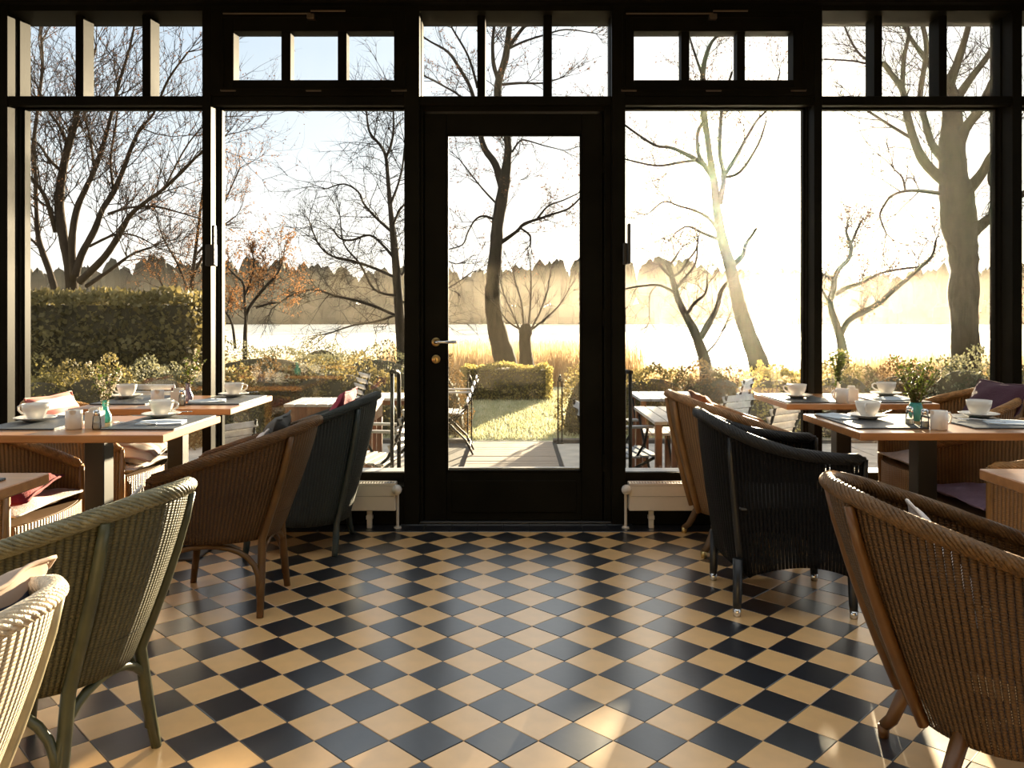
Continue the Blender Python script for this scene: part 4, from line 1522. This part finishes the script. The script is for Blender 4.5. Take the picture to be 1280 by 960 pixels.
tree('garden_tree', 'bare tree with drooping tangled branches left of the door', [
    [(504, 446, 16), (500, 400, 13), (497, 360, 11), (494, 320, 10), (491, 290, 8), (488, 260, 6), (485, 225, 5), (482, 195, 4), (474, 180, 3.5), (462, 165, 3), (458, 140, 2)],
    [(482, 198, 4), (490, 176, 3), (492, 150, 2.5), (490, 110, 2)],
    [(494, 325, 4), (480, 308, 3.5), (462, 294, 3), (440, 300, 3), (425, 298, 2.5), (416, 286, 2)],
    [(492, 292, 4), (470, 272, 3.5), (455, 255, 3), (448, 240, 2.5), (430, 230, 2), (408, 236, 1.5)],
    [(497, 348, 4), (470, 336, 4), (440, 326, 3.5), (415, 320, 3), (400, 308, 2.5), (392, 292, 2), (386, 275, 1.5)],
    [(498, 396, 4), (460, 380, 4), (420, 370, 3), (390, 362, 2.5), (362, 370, 2), (340, 386, 1.5)],
    [(496, 370, 4), (468, 362, 3), (450, 330, 3), (430, 305, 2), (425, 270, 1.5)],
    [(499, 392, 4), (470, 402, 3), (440, 407, 2.5), (408, 418, 1.5)],
    [(488, 255, 4), (497, 232, 3), (503, 208, 2.5), (506, 180, 2)],
    [(492, 280, 3.5), (500, 262, 3), (512, 250, 2)],
    [(497, 350, 4), (515, 330, 3), (540, 322, 2), (570, 330, 1.6)],
    [(498, 380, 4), (520, 372, 3), (560, 360, 2), (590, 340, 1.5)],
], 19.0, M_BARK, twigs=6.0, seed=21, tw_len=1.3, tw_r=.012, levels=2, up=-.12, spread=1.1)

tree('garden_tree', 'tall dark forked tree seen through the door', [
    [(633, 458, 30), (623, 420, 24), (616, 380, 20), (617, 345, 18), (620, 310, 16), (622, 280, 15), (627, 250, 15), (631, 225, 14), (634, 200, 10), (635, 180, 9), (630, 150, 9), (622, 118, 9), (625, 95, 9), (632, 72, 9), (636, 40, 7), (640, 5, 5)],
    [(628, 232, 12), (619, 205, 9), (607, 188, 8), (601, 170, 7), (597, 145, 6), (588, 110, 5), (574, 85, 4), (560, 65, 3.5), (538, 52, 2.5), (520, 40, 2)],
    [(634, 62, 6), (648, 42, 5), (662, 24, 4), (675, 0, 3)],
    [(623, 100, 6), (617, 80, 5), (616, 50, 4), (620, 20, 3)],
    [(622, 306, 6), (645, 290, 4.5), (655, 280, 4), (672, 274, 3.5), (690, 268, 3), (712, 260, 2.5), (728, 244, 2)],
    [(672, 273, 3), (685, 258, 2.5), (705, 250, 2), (722, 242, 1.6)],
    [(650, 285, 3), (662, 294, 3), (663, 306, 2)],
    [(620, 275, 4), (605, 270, 3), (594, 275, 2.5), (585, 290, 2), (578, 306, 1.8), (558, 312, 1.4)],
    [(622, 256, 3), (605, 238, 2.5), (592, 222, 2), (575, 200, 1.4)],
    [(600, 145, 4), (575, 120, 3), (550, 105, 2.5), (525, 92, 2)],
    [(626, 106, 4), (650, 104, 3.5), (678, 104, 2.5), (700, 98, 1.8)],
    [(634, 62, 4), (655, 52, 3), (680, 44, 2.5), (708, 37, 2), (745, 42, 1.3)],
    [(597, 110, 4), (585, 70, 3), (565, 35, 2.5), (555, 10, 2)],
    [(640, 190, 3), (650, 176, 2.5), (660, 176, 2), (680, 182, 1.6), (705, 188, 1.2)],
], 17.0, M_BARK, twigs=4.6, seed=31, leaf=1, leafmat=M_BUD, leafsize=.04, tw_len=1.0, tw_r=.010, levels=2, up=.35)

tree('pollard_willow', 'short pollarded stump with thin upright shoots beyond the door', [
    [(658, 456, 19), (657, 440, 15), (656, 425, 15), (657, 414, 17), (657, 411, 15)],
    [(650, 413, 3), (640, 390, 2.2), (630, 368, 1.8), (624, 345, 1.3)],
    [(655, 413, 3), (652, 380, 2.2), (645, 355, 1.8), (640, 335, 1.3)],
    [(660, 413, 3), (663, 380, 2.2), (664, 350, 1.8), (662, 325, 1.3)],
    [(663, 413, 3), (675, 390, 2.2), (684, 365, 1.8), (688, 340, 1.3)],
    [(664, 412, 3), (682, 398, 2), (700, 380, 1.6), (712, 360, 1.2)],
    [(651, 412, 3), (635, 402, 2), (622, 385, 1.6), (610, 372, 1.2)],
], 16.0, M_BARK, twigs=6, seed=41, tw_len=.6, tw_r=.006, levels=1, up=.5, spread=.6)

tree('leaning_tree', 'leaning tall tree in the sun glare right of the door', [
    [(950, 460, 26), (936, 420, 20), (926, 390, 18), (919, 360, 15), (912, 330, 15), (905, 308, 13), (900, 285, 12), (896, 260, 10), (893, 230, 9), (888, 200, 8), (884, 170, 7), (880, 145, 8), (878, 115, 7), (880, 80, 6), (890, 52, 4), (905, 40, 3)],
    [(899, 255, 8), (905, 222, 6), (900, 195, 5), (900, 170, 4.5), (903, 132, 4), (915, 90, 3)],
    [(893, 224, 7), (880, 206, 6), (873, 192, 5), (872, 166, 4), (880, 152, 4)],
    [(882, 207, 6), (860, 194, 5), (840, 185, 4), (820, 182, 3.5), (800, 170, 3), (778, 154, 2.5), (760, 140, 2)],
    [(870, 200, 4), (850, 203, 3.5), (820, 207, 3), (778, 198, 2)],
    [(903, 222, 6), (918, 200, 5), (930, 178, 4), (945, 152, 3), (962, 132, 2.5), (975, 90, 2)],
    [(912, 335, 9), (928, 320, 6), (932, 306, 5), (940, 294, 4), (946, 285, 3)],
    [(899, 290, 5), (885, 272, 4), (865, 262, 3), (850, 258, 2.5), (830, 252, 2), (812, 266, 1.5)],
    [(902, 300, 5), (880, 292, 3.5), (860, 283, 2.5), (846, 290, 2)],
    [(878, 95, 4), (868, 66, 3), (860, 40, 2)],
    [(903, 222, 4), (925, 215, 4), (948, 180, 3), (958, 150, 2)],
], 18.0, M_BARK, twigs=4.2, seed=51, leaf=1, leafmat=M_BUD, leafsize=.04, tw_len=1.1, tw_r=.009, levels=2, up=.3)

tree('gnarled_tree', 'small gnarled tree left of the leaning tree', [
    [(882, 458, 16), (874, 430, 13), (866, 410, 11), (856, 392, 9), (848, 375, 8), (842, 355, 7), (838, 340, 7), (833, 327, 6)],
    [(876, 422, 8), (886, 404, 8), (896, 385, 6), (901, 365, 5), (908, 354, 4)],
    [(858, 394, 5), (868, 379, 4), (882, 366, 3), (884, 345, 2)],
    [(843, 366, 4), (826, 357, 3.5), (805, 357, 3), (776, 362, 2)],
    [(840, 346, 4), (850, 340, 3.5), (858, 328, 3), (870, 312, 2.5), (873, 297, 2)],
    [(836, 332, 4), (844, 322, 3), (850, 312, 1.5)],
    [(845, 360, 4), (858, 345, 3), (869, 330, 3), (872, 310, 2)],
    [(838, 345, 4), (828, 335, 4), (824, 330, 3)],
    [(820, 358, 2), (812, 370, 1.8), (812, 400, 1.2)],
    [(884, 440, 3), (895, 428, 2.5), (905, 410, 2), (912, 395, 1.5)],
], 15.0, M_BARK, twigs=6.0, seed=61, tw_len=.8, tw_r=.008, levels=2, up=.1)

tree('gnarled_tree', 'low wide gnarled tree with twisted limbs left of the big trunk', [
    [(1054, 450, 14), (1051, 425, 12), (1045, 405, 9), (1040, 390, 8), (1038, 375, 7), (1042, 360, 7), (1044, 345, 6), (1050, 335, 5.5), (1060, 325, 5), (1064, 312, 4.5), (1061, 300, 4), (1058, 290, 3.5), (1060, 280, 3)],
    [(1050, 420, 8), (1060, 402, 7), (1075, 392, 7.5), (1085, 387, 7), (1100, 378, 6.5), (1118, 362, 6), (1135, 348, 5), (1150, 335, 4), (1165, 320, 3.5), (1170, 300, 2.5)],
    [(1044, 368, 6), (1058, 360, 5), (1070, 356, 4.5), (1080, 352, 4), (1100, 342, 3), (1122, 337, 3), (1146, 334, 2.5)],
    [(1040, 382, 5), (1032, 370, 4), (1024, 358, 3)],
    [(1062, 310, 3.5), (1072, 286, 3), (1078, 275, 2.5)],
    [(1042, 350, 5), (1032, 345, 4), (1025, 340, 3)],
], 14.0, M_BARK, twigs=8.0, seed=71, leaf=1, leafmat=M_BUD, leafsize=.04, tw_len=.6, tw_r=.008, levels=2, up=.2)

tree('massive_tree', 'massive rough trunk with spreading crown at the right window', [
    [(1207, 450, 36), (1206, 420, 32), (1205, 390, 34), (1204, 372, 37), (1205, 342, 33), (1203, 310, 36), (1198, 280, 42), (1196, 250, 42), (1192, 225, 36), (1190, 190, 32), (1190, 160, 28), (1190, 130, 22), (1187, 105, 14), (1198, 75, 10), (1210, 35, 7), (1215, 5, 5)],
    [(1190, 232, 18), (1166, 214, 13), (1151, 195, 12), (1141, 170, 10), (1133, 140, 9), (1128, 112, 8), (1116, 95, 7), (1104, 78, 6)],
    [(1142, 174, 5), (1110, 155, 4), (1084, 138, 3), (1070, 130, 2)],
    [(1184, 205, 12), (1165, 180, 9), (1156, 150, 8), (1150, 120, 7), (1158, 60, 6), (1150, 20, 5)],
    [(1203, 245, 18), (1225, 220, 13), (1240, 195, 11), (1252, 178, 10), (1275, 150, 7)],
    [(1194, 195, 16), (1206, 162, 13), (1222, 140, 11), (1236, 112, 9), (1250, 80, 7), (1262, 40, 5)],
    [(1216, 290, 16), (1240, 270, 12), (1256, 258, 10), (1290, 235, 7)],
    [(1128, 114, 7), (1130, 75, 6), (1136, 40, 4), (1130, 5, 3)],
    [(1190, 132, 12), (1212, 100, 9), (1240, 60, 6), (1250, 15, 4)],
    [(1188, 125, 10), (1165, 85, 8), (1140, 50, 5), (1120, 15, 4)],
    [(1178, 242, 6), (1140, 238, 4), (1116, 244, 3.5), (1106, 256, 3), (1100, 270, 2.5), (1108, 292, 2)],
    [(1104, 80, 4), (1080, 72, 3.5), (1066, 55, 3), (1054, 28, 2.5), (1048, 5, 2)],
    [(1095, 82, 3), (1065, 76, 2.5), (1030, 74, 2)],
    [(1132, 240, 3), (1128, 222, 2.5), (1118, 212, 2)],
    [(1240, 200, 6), (1236, 225, 4), (1244, 240, 3)],
], 13.0, M_BARK2, twigs=6.0, seed=81, tw_len=.9, tw_r=.010, levels=2, up=.15)

tree('autumn_tree', 'small rusty leaved tree beside the left post', [
    [(306, 436, 6), (307, 405, 5), (310, 388, 5), (322, 370, 4), (332, 358, 4), (345, 345, 3), (353, 328, 2)],
    [(307, 405, 4), (306, 380, 3.5), (304, 355, 3), (295, 345, 2.5), (285, 335, 2)],
    [(294, 436, 4), (290, 405, 3), (282, 390, 2.5), (276, 375, 2)],
    [(320, 385, 3), (335, 380, 2.5), (350, 378, 2)],
    [(306, 370, 3), (315, 345, 2.5), (318, 325, 2)],
], 14.0, M_BARK, twigs=7, seed=91, leaf=5, leafmat=M_ORANGE, leafsize=.034, tw_len=.8, tw_r=.007, levels=2, up=.2, spread=1.1, group='autumn trees behind the hedges')
tree('autumn_tree', 'tall fine twigged rusty tree behind the left post', [
    [(232, 436, 7), (236, 400, 6), (240, 350, 5), (246, 300, 4), (252, 250, 3), (258, 200, 2)],
    [(238, 370, 4), (222, 330, 3), (205, 300, 2), (195, 270, 1.5)],
    [(240, 350, 4), (262, 300, 3), (282, 250, 2), (300, 210, 1.5)],
    [(244, 320, 3), (270, 290, 2), (295, 270, 1.5)],
    [(236, 400, 3), (215, 380, 2.5), (200, 350, 2)],
], 17.0, M_BARK2, twigs=5, seed=92, leaf=3, leafmat=M_ORANGE, leafsize=.03, tw_len=1.0, tw_r=.007, levels=2, up=.3, group='autumn trees behind the hedges')

# ------------------------------------------------------------------ shrubs and hedges
M_OLIVE = mat('olive_leaf', (0.30, 0.24, 0.09), rough=.7, c2=(.13, .105, .04), scale=3, trans=.42)
M_FROST = mat('frosty_leaf', (0.24, 0.225, 0.13), rough=.7, c2=(.10, .10, .05), scale=4, trans=.35)
M_BEECH = mat('brown_leaf', (0.19, 0.115, 0.045), rough=.8, c2=(.095, .06, .024), scale=4, trans=.3)
M_YEL = mat('yellow_leaf', (0.42, 0.34, 0.11), rough=.7, c2=(.22, .18, .055), scale=5, trans=.45)
M_CORE = mat('hedge_core', (0.07, 0.055, 0.025), rough=.95)


def shrub(name, label, cat, c, rad, n, size, lm, box=False, group='garden shrubs', seed=0):
    """c: centre on the ground (x,y); rad: half sizes (x,y) and height"""
    g = np.random.default_rng(seed + 100)
    x, y = c
    z0 = float(rz(np.array([x]), np.array([y]))[0])
    s = empty(name, (x, y, z0))
    tag(s, label, cat, group)
    a, b, h = rad
    if box:
        P, Nn = [], []
        # faces weighted by area
        fa = [('t', 4 * a * b), ('f', 2 * a * h), ('b', 2 * a * h), ('l', 2 * b * h), ('r', 2 * b * h)]
        tot = sum(q for _, q in fa)
        for f, ar in fa:
            k = int(n * ar / tot)
            u, v = g.uniform(-1, 1, k), g.uniform(0, 1, k)
            w = g.uniform(-1, 1, k)
            one = np.ones(k)
            if f == 't':
                P.append(np.stack([u * a, w * b, h * one], 1)); Nn.append(np.tile([0, 0, 1.], (k, 1)))
            elif f in 'fb':
                sg = -1 if f == 'f' else 1
                P.append(np.stack([u * a, sg * b * one, v * h], 1)); Nn.append(np.tile([0, sg * 1., 0], (k, 1)))
            else:
                sg = -1 if f == 'l' else 1
                P.append(np.stack([sg * a * one, w * b, v * h], 1)); Nn.append(np.tile([sg * 1., 0, 0], (k, 1)))
        P, Nn = np.concatenate(P), np.concatenate(Nn)
        P = P + .04 * np.sin(P[:, [1, 2, 0]] * 7 + seed) * Nn
        MB().box(-a * .93, a * .93, -b * .93, b * .93, -.02, h * .94).build('hedge_core', M_CORE, s)
    else:
        d = g.normal(size=(n, 3))
        d[:, 2] = np.abs(d[:, 2]) * 1.0 - .15
        d /= np.linalg.norm(d, axis=1)[:, None]
        lump = 1 + .13 * np.sin(d[:, 0] * 5 + seed) * np.sin(d[:, 1] * 6 + seed * 2) + .09 * np.sin(d[:, 0] * 11 + 2 * seed) * np.cos(d[:, 2] * 9)
        P = d * lump[:, None] * np.array([a, b, h])
        P[:, 2] = np.maximum(P[:, 2], .01)
        Nn = d
        core = MB()
        core.lathe([(.86 * math.cos(t) + .001, .84 * math.sin(t)) for t in np.linspace(-.1, PI / 2, 8)], 18)
        core.v = [(p[0] * a, p[1] * b, max(-.02, p[2] * h)) for p in core.v]
        core.build('shrub_core', M_CORE, s, True)
    P = P + Nn * g.uniform(-.8, .9, (len(P), 1)) * size
    k = len(P)
    q = g.normal(size=(k, 3)) * .9 + Nn * .6 + np.array([0, 0, .35])
    q /= np.linalg.norm(q, axis=1)[:, None]
    r_ = np.cross(q, g.normal(size=(k, 3)))
    r_ /= np.linalg.norm(r_, axis=1)[:, None]
    sz = size * g.uniform(.6, 1.4, (k, 1))
    V = np.stack([P, P + q * sz * .5 + r_ * sz * .36, P + q * sz, P + q * sz * .5 - r_ * sz * .36], 1)
    f = np_quads('foliage', V, lm, s)
    f['kind'] = 'stuff'
    return s


def SX(u, y):
    return (u - CU) / F * y


# tall clipped hedge at the left
shrub('clipped_hedge', 'tall clipped hedge with flat top behind the left window', 'hedge', (SX(135, 11.4), 11.4), (1.42, .55, 1.68), 12000, .075, M_OLIVE, True, 'clipped hedges', 1)
# low hedge beyond the lawn in the door
shrub('clipped_hedge', 'low clipped hedge at the end of the lawn seen through the door', 'hedge', (SX(633, 14.0), 14.0), (.72, .40, .56), 9000, .035, M_YEL, True, 'clipped hedges', 2)
hs = [
    ('rounded hedge mound in front of the big field left of the door', (330, 12.6), (1.5, .8, .93), M_FROST, .035, 7000),
    ('rounded hedge mound further right beside the drooping tree', (470, 12.2), (1.05, .8, .92), M_FROST, .035, 6000),
    ('small distant rounded hedge mound between the two left mounds', (402, 15.5), (.65, .5, .95), M_FROST, .035, 3000),
    ('brown green hedge mound behind the left terrace table', (420, 9.9), (.95, .45, .86), M_OLIVE, .035, 6500),
    ('brown green hedge mound behind the left slatted chair', (330, 9.9), (.75, .45, .80), M_BEECH, .035, 5500),
    ('olive shrub behind the left window table cup', (265, 9.4), (.75, .5, .82), M_OLIVE, .035, 5000),
    ('frosty shrub behind the purple vase', (200, 9.0), (.70, .5, .86), M_FROST, .035, 5000),
    ('olive shrub behind the teal vase', (118, 8.8), (.62, .5, .90), M_OLIVE, .035, 5000),
    ('yellow green shrub beside the far left post', (50, 8.6), (.60, .5, .86), M_YEL, .035, 4500),
    ('brown round shrub left of the lawn seen through the door', (545, 9.8), (.40, .40, .90), M_BEECH, .03, 4500),
    ('olive shrub right of the lawn beside the door edge', (742, 9.9), (.42, .40, .86), M_OLIVE, .03, 4500),
    ('dark hedge mound behind the right terrace tables', (815, 10.4), (.75, .45, .74), M_OLIVE, .035, 5500),
    ('brown hedge mound below the leaning tree', (890, 10.6), (.75, .45, .74), M_BEECH, .035, 5000),
    ('yellow green bush left of the right post', (968, 9.6), (.50, .45, .80), M_YEL, .04, 3500),
    ('olive bush behind the window table twigs', (1052, 9.8), (.55, .45, .86), M_OLIVE, .035, 4500),
    ('wide reedy bush behind the turquoise vase', (1125, 10.2), (.62, .5, .80), M_BEECH, .035, 4500),
    ('frosty bush below the massive trunk', (1205, 9.8), (.62, .5, .92), M_FROST, .035, 5000),
    ('olive bush at the far right window edge', (1290, 9.6), (.62, .5, .88), M_OLIVE, .035, 4000),
]
for i, (lab, (u, y), rad, lm, sz, n) in enumerate(hs):
    shrub('rounded_shrub', lab, 'shrub', (SX(u, y), y), rad, n, sz, lm, seed=10 + i)


# ------------------------------------------------------------------ terrace furniture
def slat_mesh(L, w, t, m, nm):
    return MB().bbox(-L / 2, L / 2, -w / 2, w / 2, -t / 2, t / 2, .003).mesh(nm, m)


SL_C = {'w': slat_mesh(.42, .05, .014, M_SLATW, 'slat'), 'd': slat_mesh(.42, .05, .014, M_SLATD, 'slat')}


def folding_chair(loc, rz_, label, kind='w', arms=True, tilt=0.0):
    c = empty('folding_chair', loc, rz_)
    if tilt:
        c.rotation_euler = (tilt, 0, rz_)
    tag(c, label, 'chair', 'slatted folding chairs on the terrace')
    for k in range(6):
        link('seat_slat', SL_C[kind], c, (0, -.17 + k * .062, .43 + .004 * k))
    for k in range(5):
        t = k / 4
        link('back_slat', SL_C[kind], c, (0, -.235 - .095 * t, .54 + .235 * t), (math.radians(68), 0, 0))
    for s in (-1, 1):
        x = s * .185
        MB().tube([(x, .22, 0), (x, .10, .22), (x, -.10, .36), (x, -.22, .48), (x, -.30, .65), (x, -.345, .81)], .011, 6).build('leg', M_IRON, c, True)
        MB().tube([(x * .93, -.30, 0), (x * .93, -.22, .16), (x * .93, -.05, .33), (x * .93, .16, .435)], .011, 6).build('leg', M_IRON, c, True)
        if arms:
            MB().bbox(x - .02, x + .02, -.27, .14, .64, .658, .004).build('arm_rest', M_SLATW if kind == 'w' else M_SLATD, c)
            MB().tube([(x, .10, .64), (x, .08, .54), (x, .02, .44)], .009, 6).build('arm_support', M_IRON, c, True)
    MB().tube([(-.18, -.26, .10), (.18, -.26, .10)], .009, 6).build('stretcher', M_IRON, c)
    return c


def terrace_table(x0, x1, y0, y1, z, label, kind='w', apron=.0):
    cx, cyy = (x0 + x1) / 2, (y0 + y1) / 2
    t = empty('terrace_table', (cx, cyy, GZ))
    tag(t, label, 'table', 'slatted terrace tables')
    h = z - GZ
    a, b = (x1 - x0) / 2, (y1 - y0) / 2
    n = max(4, int(round(2 * a / .09)))
    sm_ = MB().bbox(-a / n + .003, a / n - .003, -b, b, -.022, 0, .003).mesh('slat', M_SLATW if kind == 'w' else M_SLATD)
    for k in range(n):
        link('slat', sm_, t, (-a + (2 * k + 1) * a / n, 0, h))
    if apron:
        for (p, q, r, s) in ((-a + .02, a - .02, -b + .01, -b + .035), (-a + .02, a - .02, b - .035, b - .01), (-a + .01, -a + .035, -b + .035, b - .035), (a - .035, a - .01, -b + .035, b - .035)):
            MB().bbox(p, q, r, s, h - apron, h - .022, .003).build('apron', M_TEAK, t)
    for sx in (-1, 1):
        for sy in (-1, 1):
            MB().bbox(sx * (a - .035) - .022, sx * (a - .035) + .022, sy * (b - .035) - .022, sy * (b - .035) + .022, 0, h - .022, .003).build('leg', M_TEAK, t)
    if not apron:
        for sx in (-1, 1):
            MB().tube([(sx * (a - .035), -b + .04, .08), (sx * (a - .035), b - .04, h - .05)], .009, 6).build('cross_brace', M_IRON, t)
    return t


terrace_table(-1.83, -1.12, 6.37, 6.93, .52, 'frost covered teak table with deep apron left of the door', 'w', .15)
terrace_table(-1.35, -.72, 7.05, 7.6, .50, 'further frosty terrace table behind the teal chair rim', 'w', .06)
terrace_table(1.06, 1.62, 6.8, 7.5, .52, 'bluish slatted table furthest right of the door', 'd')
terrace_table(.92, 1.55, 5.3, 6.22, .52, 'bright slatted table right of the door behind the honey chair', 'w')
terrace_table(1.0, 1.30, 6.32, 6.68, .30, 'low white slatted bench under the right terrace tables', 'w')
folding_chair((-2.14, 5.62, GZ), math.radians(58), 'weathered slatted chair back beside the left window table corner', 'w', False).scale = (.88, .88, .86)
folding_chair((-1.95, 8.7, GZ), math.radians(115), 'frosty slatted chair behind the frost covered teak table', 'w', False)
folding_chair((-1.02, 5.55, GZ), math.radians(80), 'slatted armchair just outside left of the door post', 'w', True)
folding_chair((-.72, 8.35, GZ), math.radians(92), 'slatted armchair beside the lawn seen through the door', 'w', True)
folding_chair((-3.3, 7.0, GZ), math.radians(180), 'frosty slatted chair behind the cup left of the purple vase', 'w', False)
folding_chair((.80, 5.75, GZ), math.radians(-82), 'dark slatted folding chair at the near corner of the bright table', 'd', True)
folding_chair((2.0, 8.05, GZ), math.radians(60), 'bluish slatted chair behind the furthest right table', 'd', False)
folding_chair((1.55, 6.56, GZ), math.radians(40), 'left one of two tilted slatted chairs behind the honey chair', 'd', False)
folding_chair((1.82, 6.2, GZ), math.radians(40), 'right one of two tilted slatted chairs behind the honey chair', 'w', False)
folding_chair((3.85, 7.0, GZ), math.radians(30), 'bluish slatted chair outside the right corner window', 'd', False)

# handrails either side of the door
for (x, lab) in ((-.775, 'black handrail outside left of the door'), (.735, 'black handrail outside right of the door')):
    h = empty('handrail', (x, 5.25, GZ))
    tag(h, lab, 'handrail', 'handrails by the door steps')
    MB().tube([(0, .15, 0), (0, .15, .98), (0, .13, 1.03), (0, .06, 1.05), (0, -.18, 1.06)], .014, 8).build('rail', M_IRON, h, True)
    MB().tube([(0, -.15, 0), (0, -.15, 1.05)], .012, 8).build('post', M_IRON, h, True)
    MB().tube([(0, .15, .72), (.05, .15, .70), (.05, .15, .6)], .006, 6).build('bracket', M_IRON, h, True)
# slim twin iron posts at the end of the board path
for (x, lab) in ((-.5, 'slim twin iron posts at the left end of the board path'), (.51, 'slim twin iron posts at the right end of the board path')):
    h = empty('path_post', (x, 9.0, GZ))
    tag(h, lab, 'post', 'twin iron posts')
    for dx in (-.022, .022):
        MB().tube([(dx, 0, 0), (dx, 0, .70)], .009, 6).build('bar', M_IRON, h)
    MB().lathe([(.001, .0), (.02, .01), (.022, .04), (.008, .07), (0.001, .09)], 10, (0, 0, .69)).build('finial', M_IRON, h, True)
    MB().bbox(-.04, .04, -.03, .03, 0, .015, .003).build('base_plate', M_IRON, h)
# step down from the door
is_struct(MB().bbox(-.75, .72, 4.98, 5.3, GZ, -.06, .006).build('door_step', M_PAVE))

# ------------------------------------------------------------------ morning mist over the lake
mm, nt, out = nodes_of('lake_mist')
vs = nt.nodes.new('ShaderNodeVolumeScatter')
vs.inputs['Color'].default_value = (1.0, .90, .76, 1)
vs.inputs['Density'].default_value = 0.0006
vs.inputs['Anisotropy'].default_value = 0.74
nt.links.new(vs.outputs[0], out.inputs['Volume'])
mist = MB().box(-130, 130, 70, 125, -.69, 6.5).build('lake_mist', mm)
tag(mist, 'thin golden morning mist hanging over the lake', 'mist', kind='stuff')
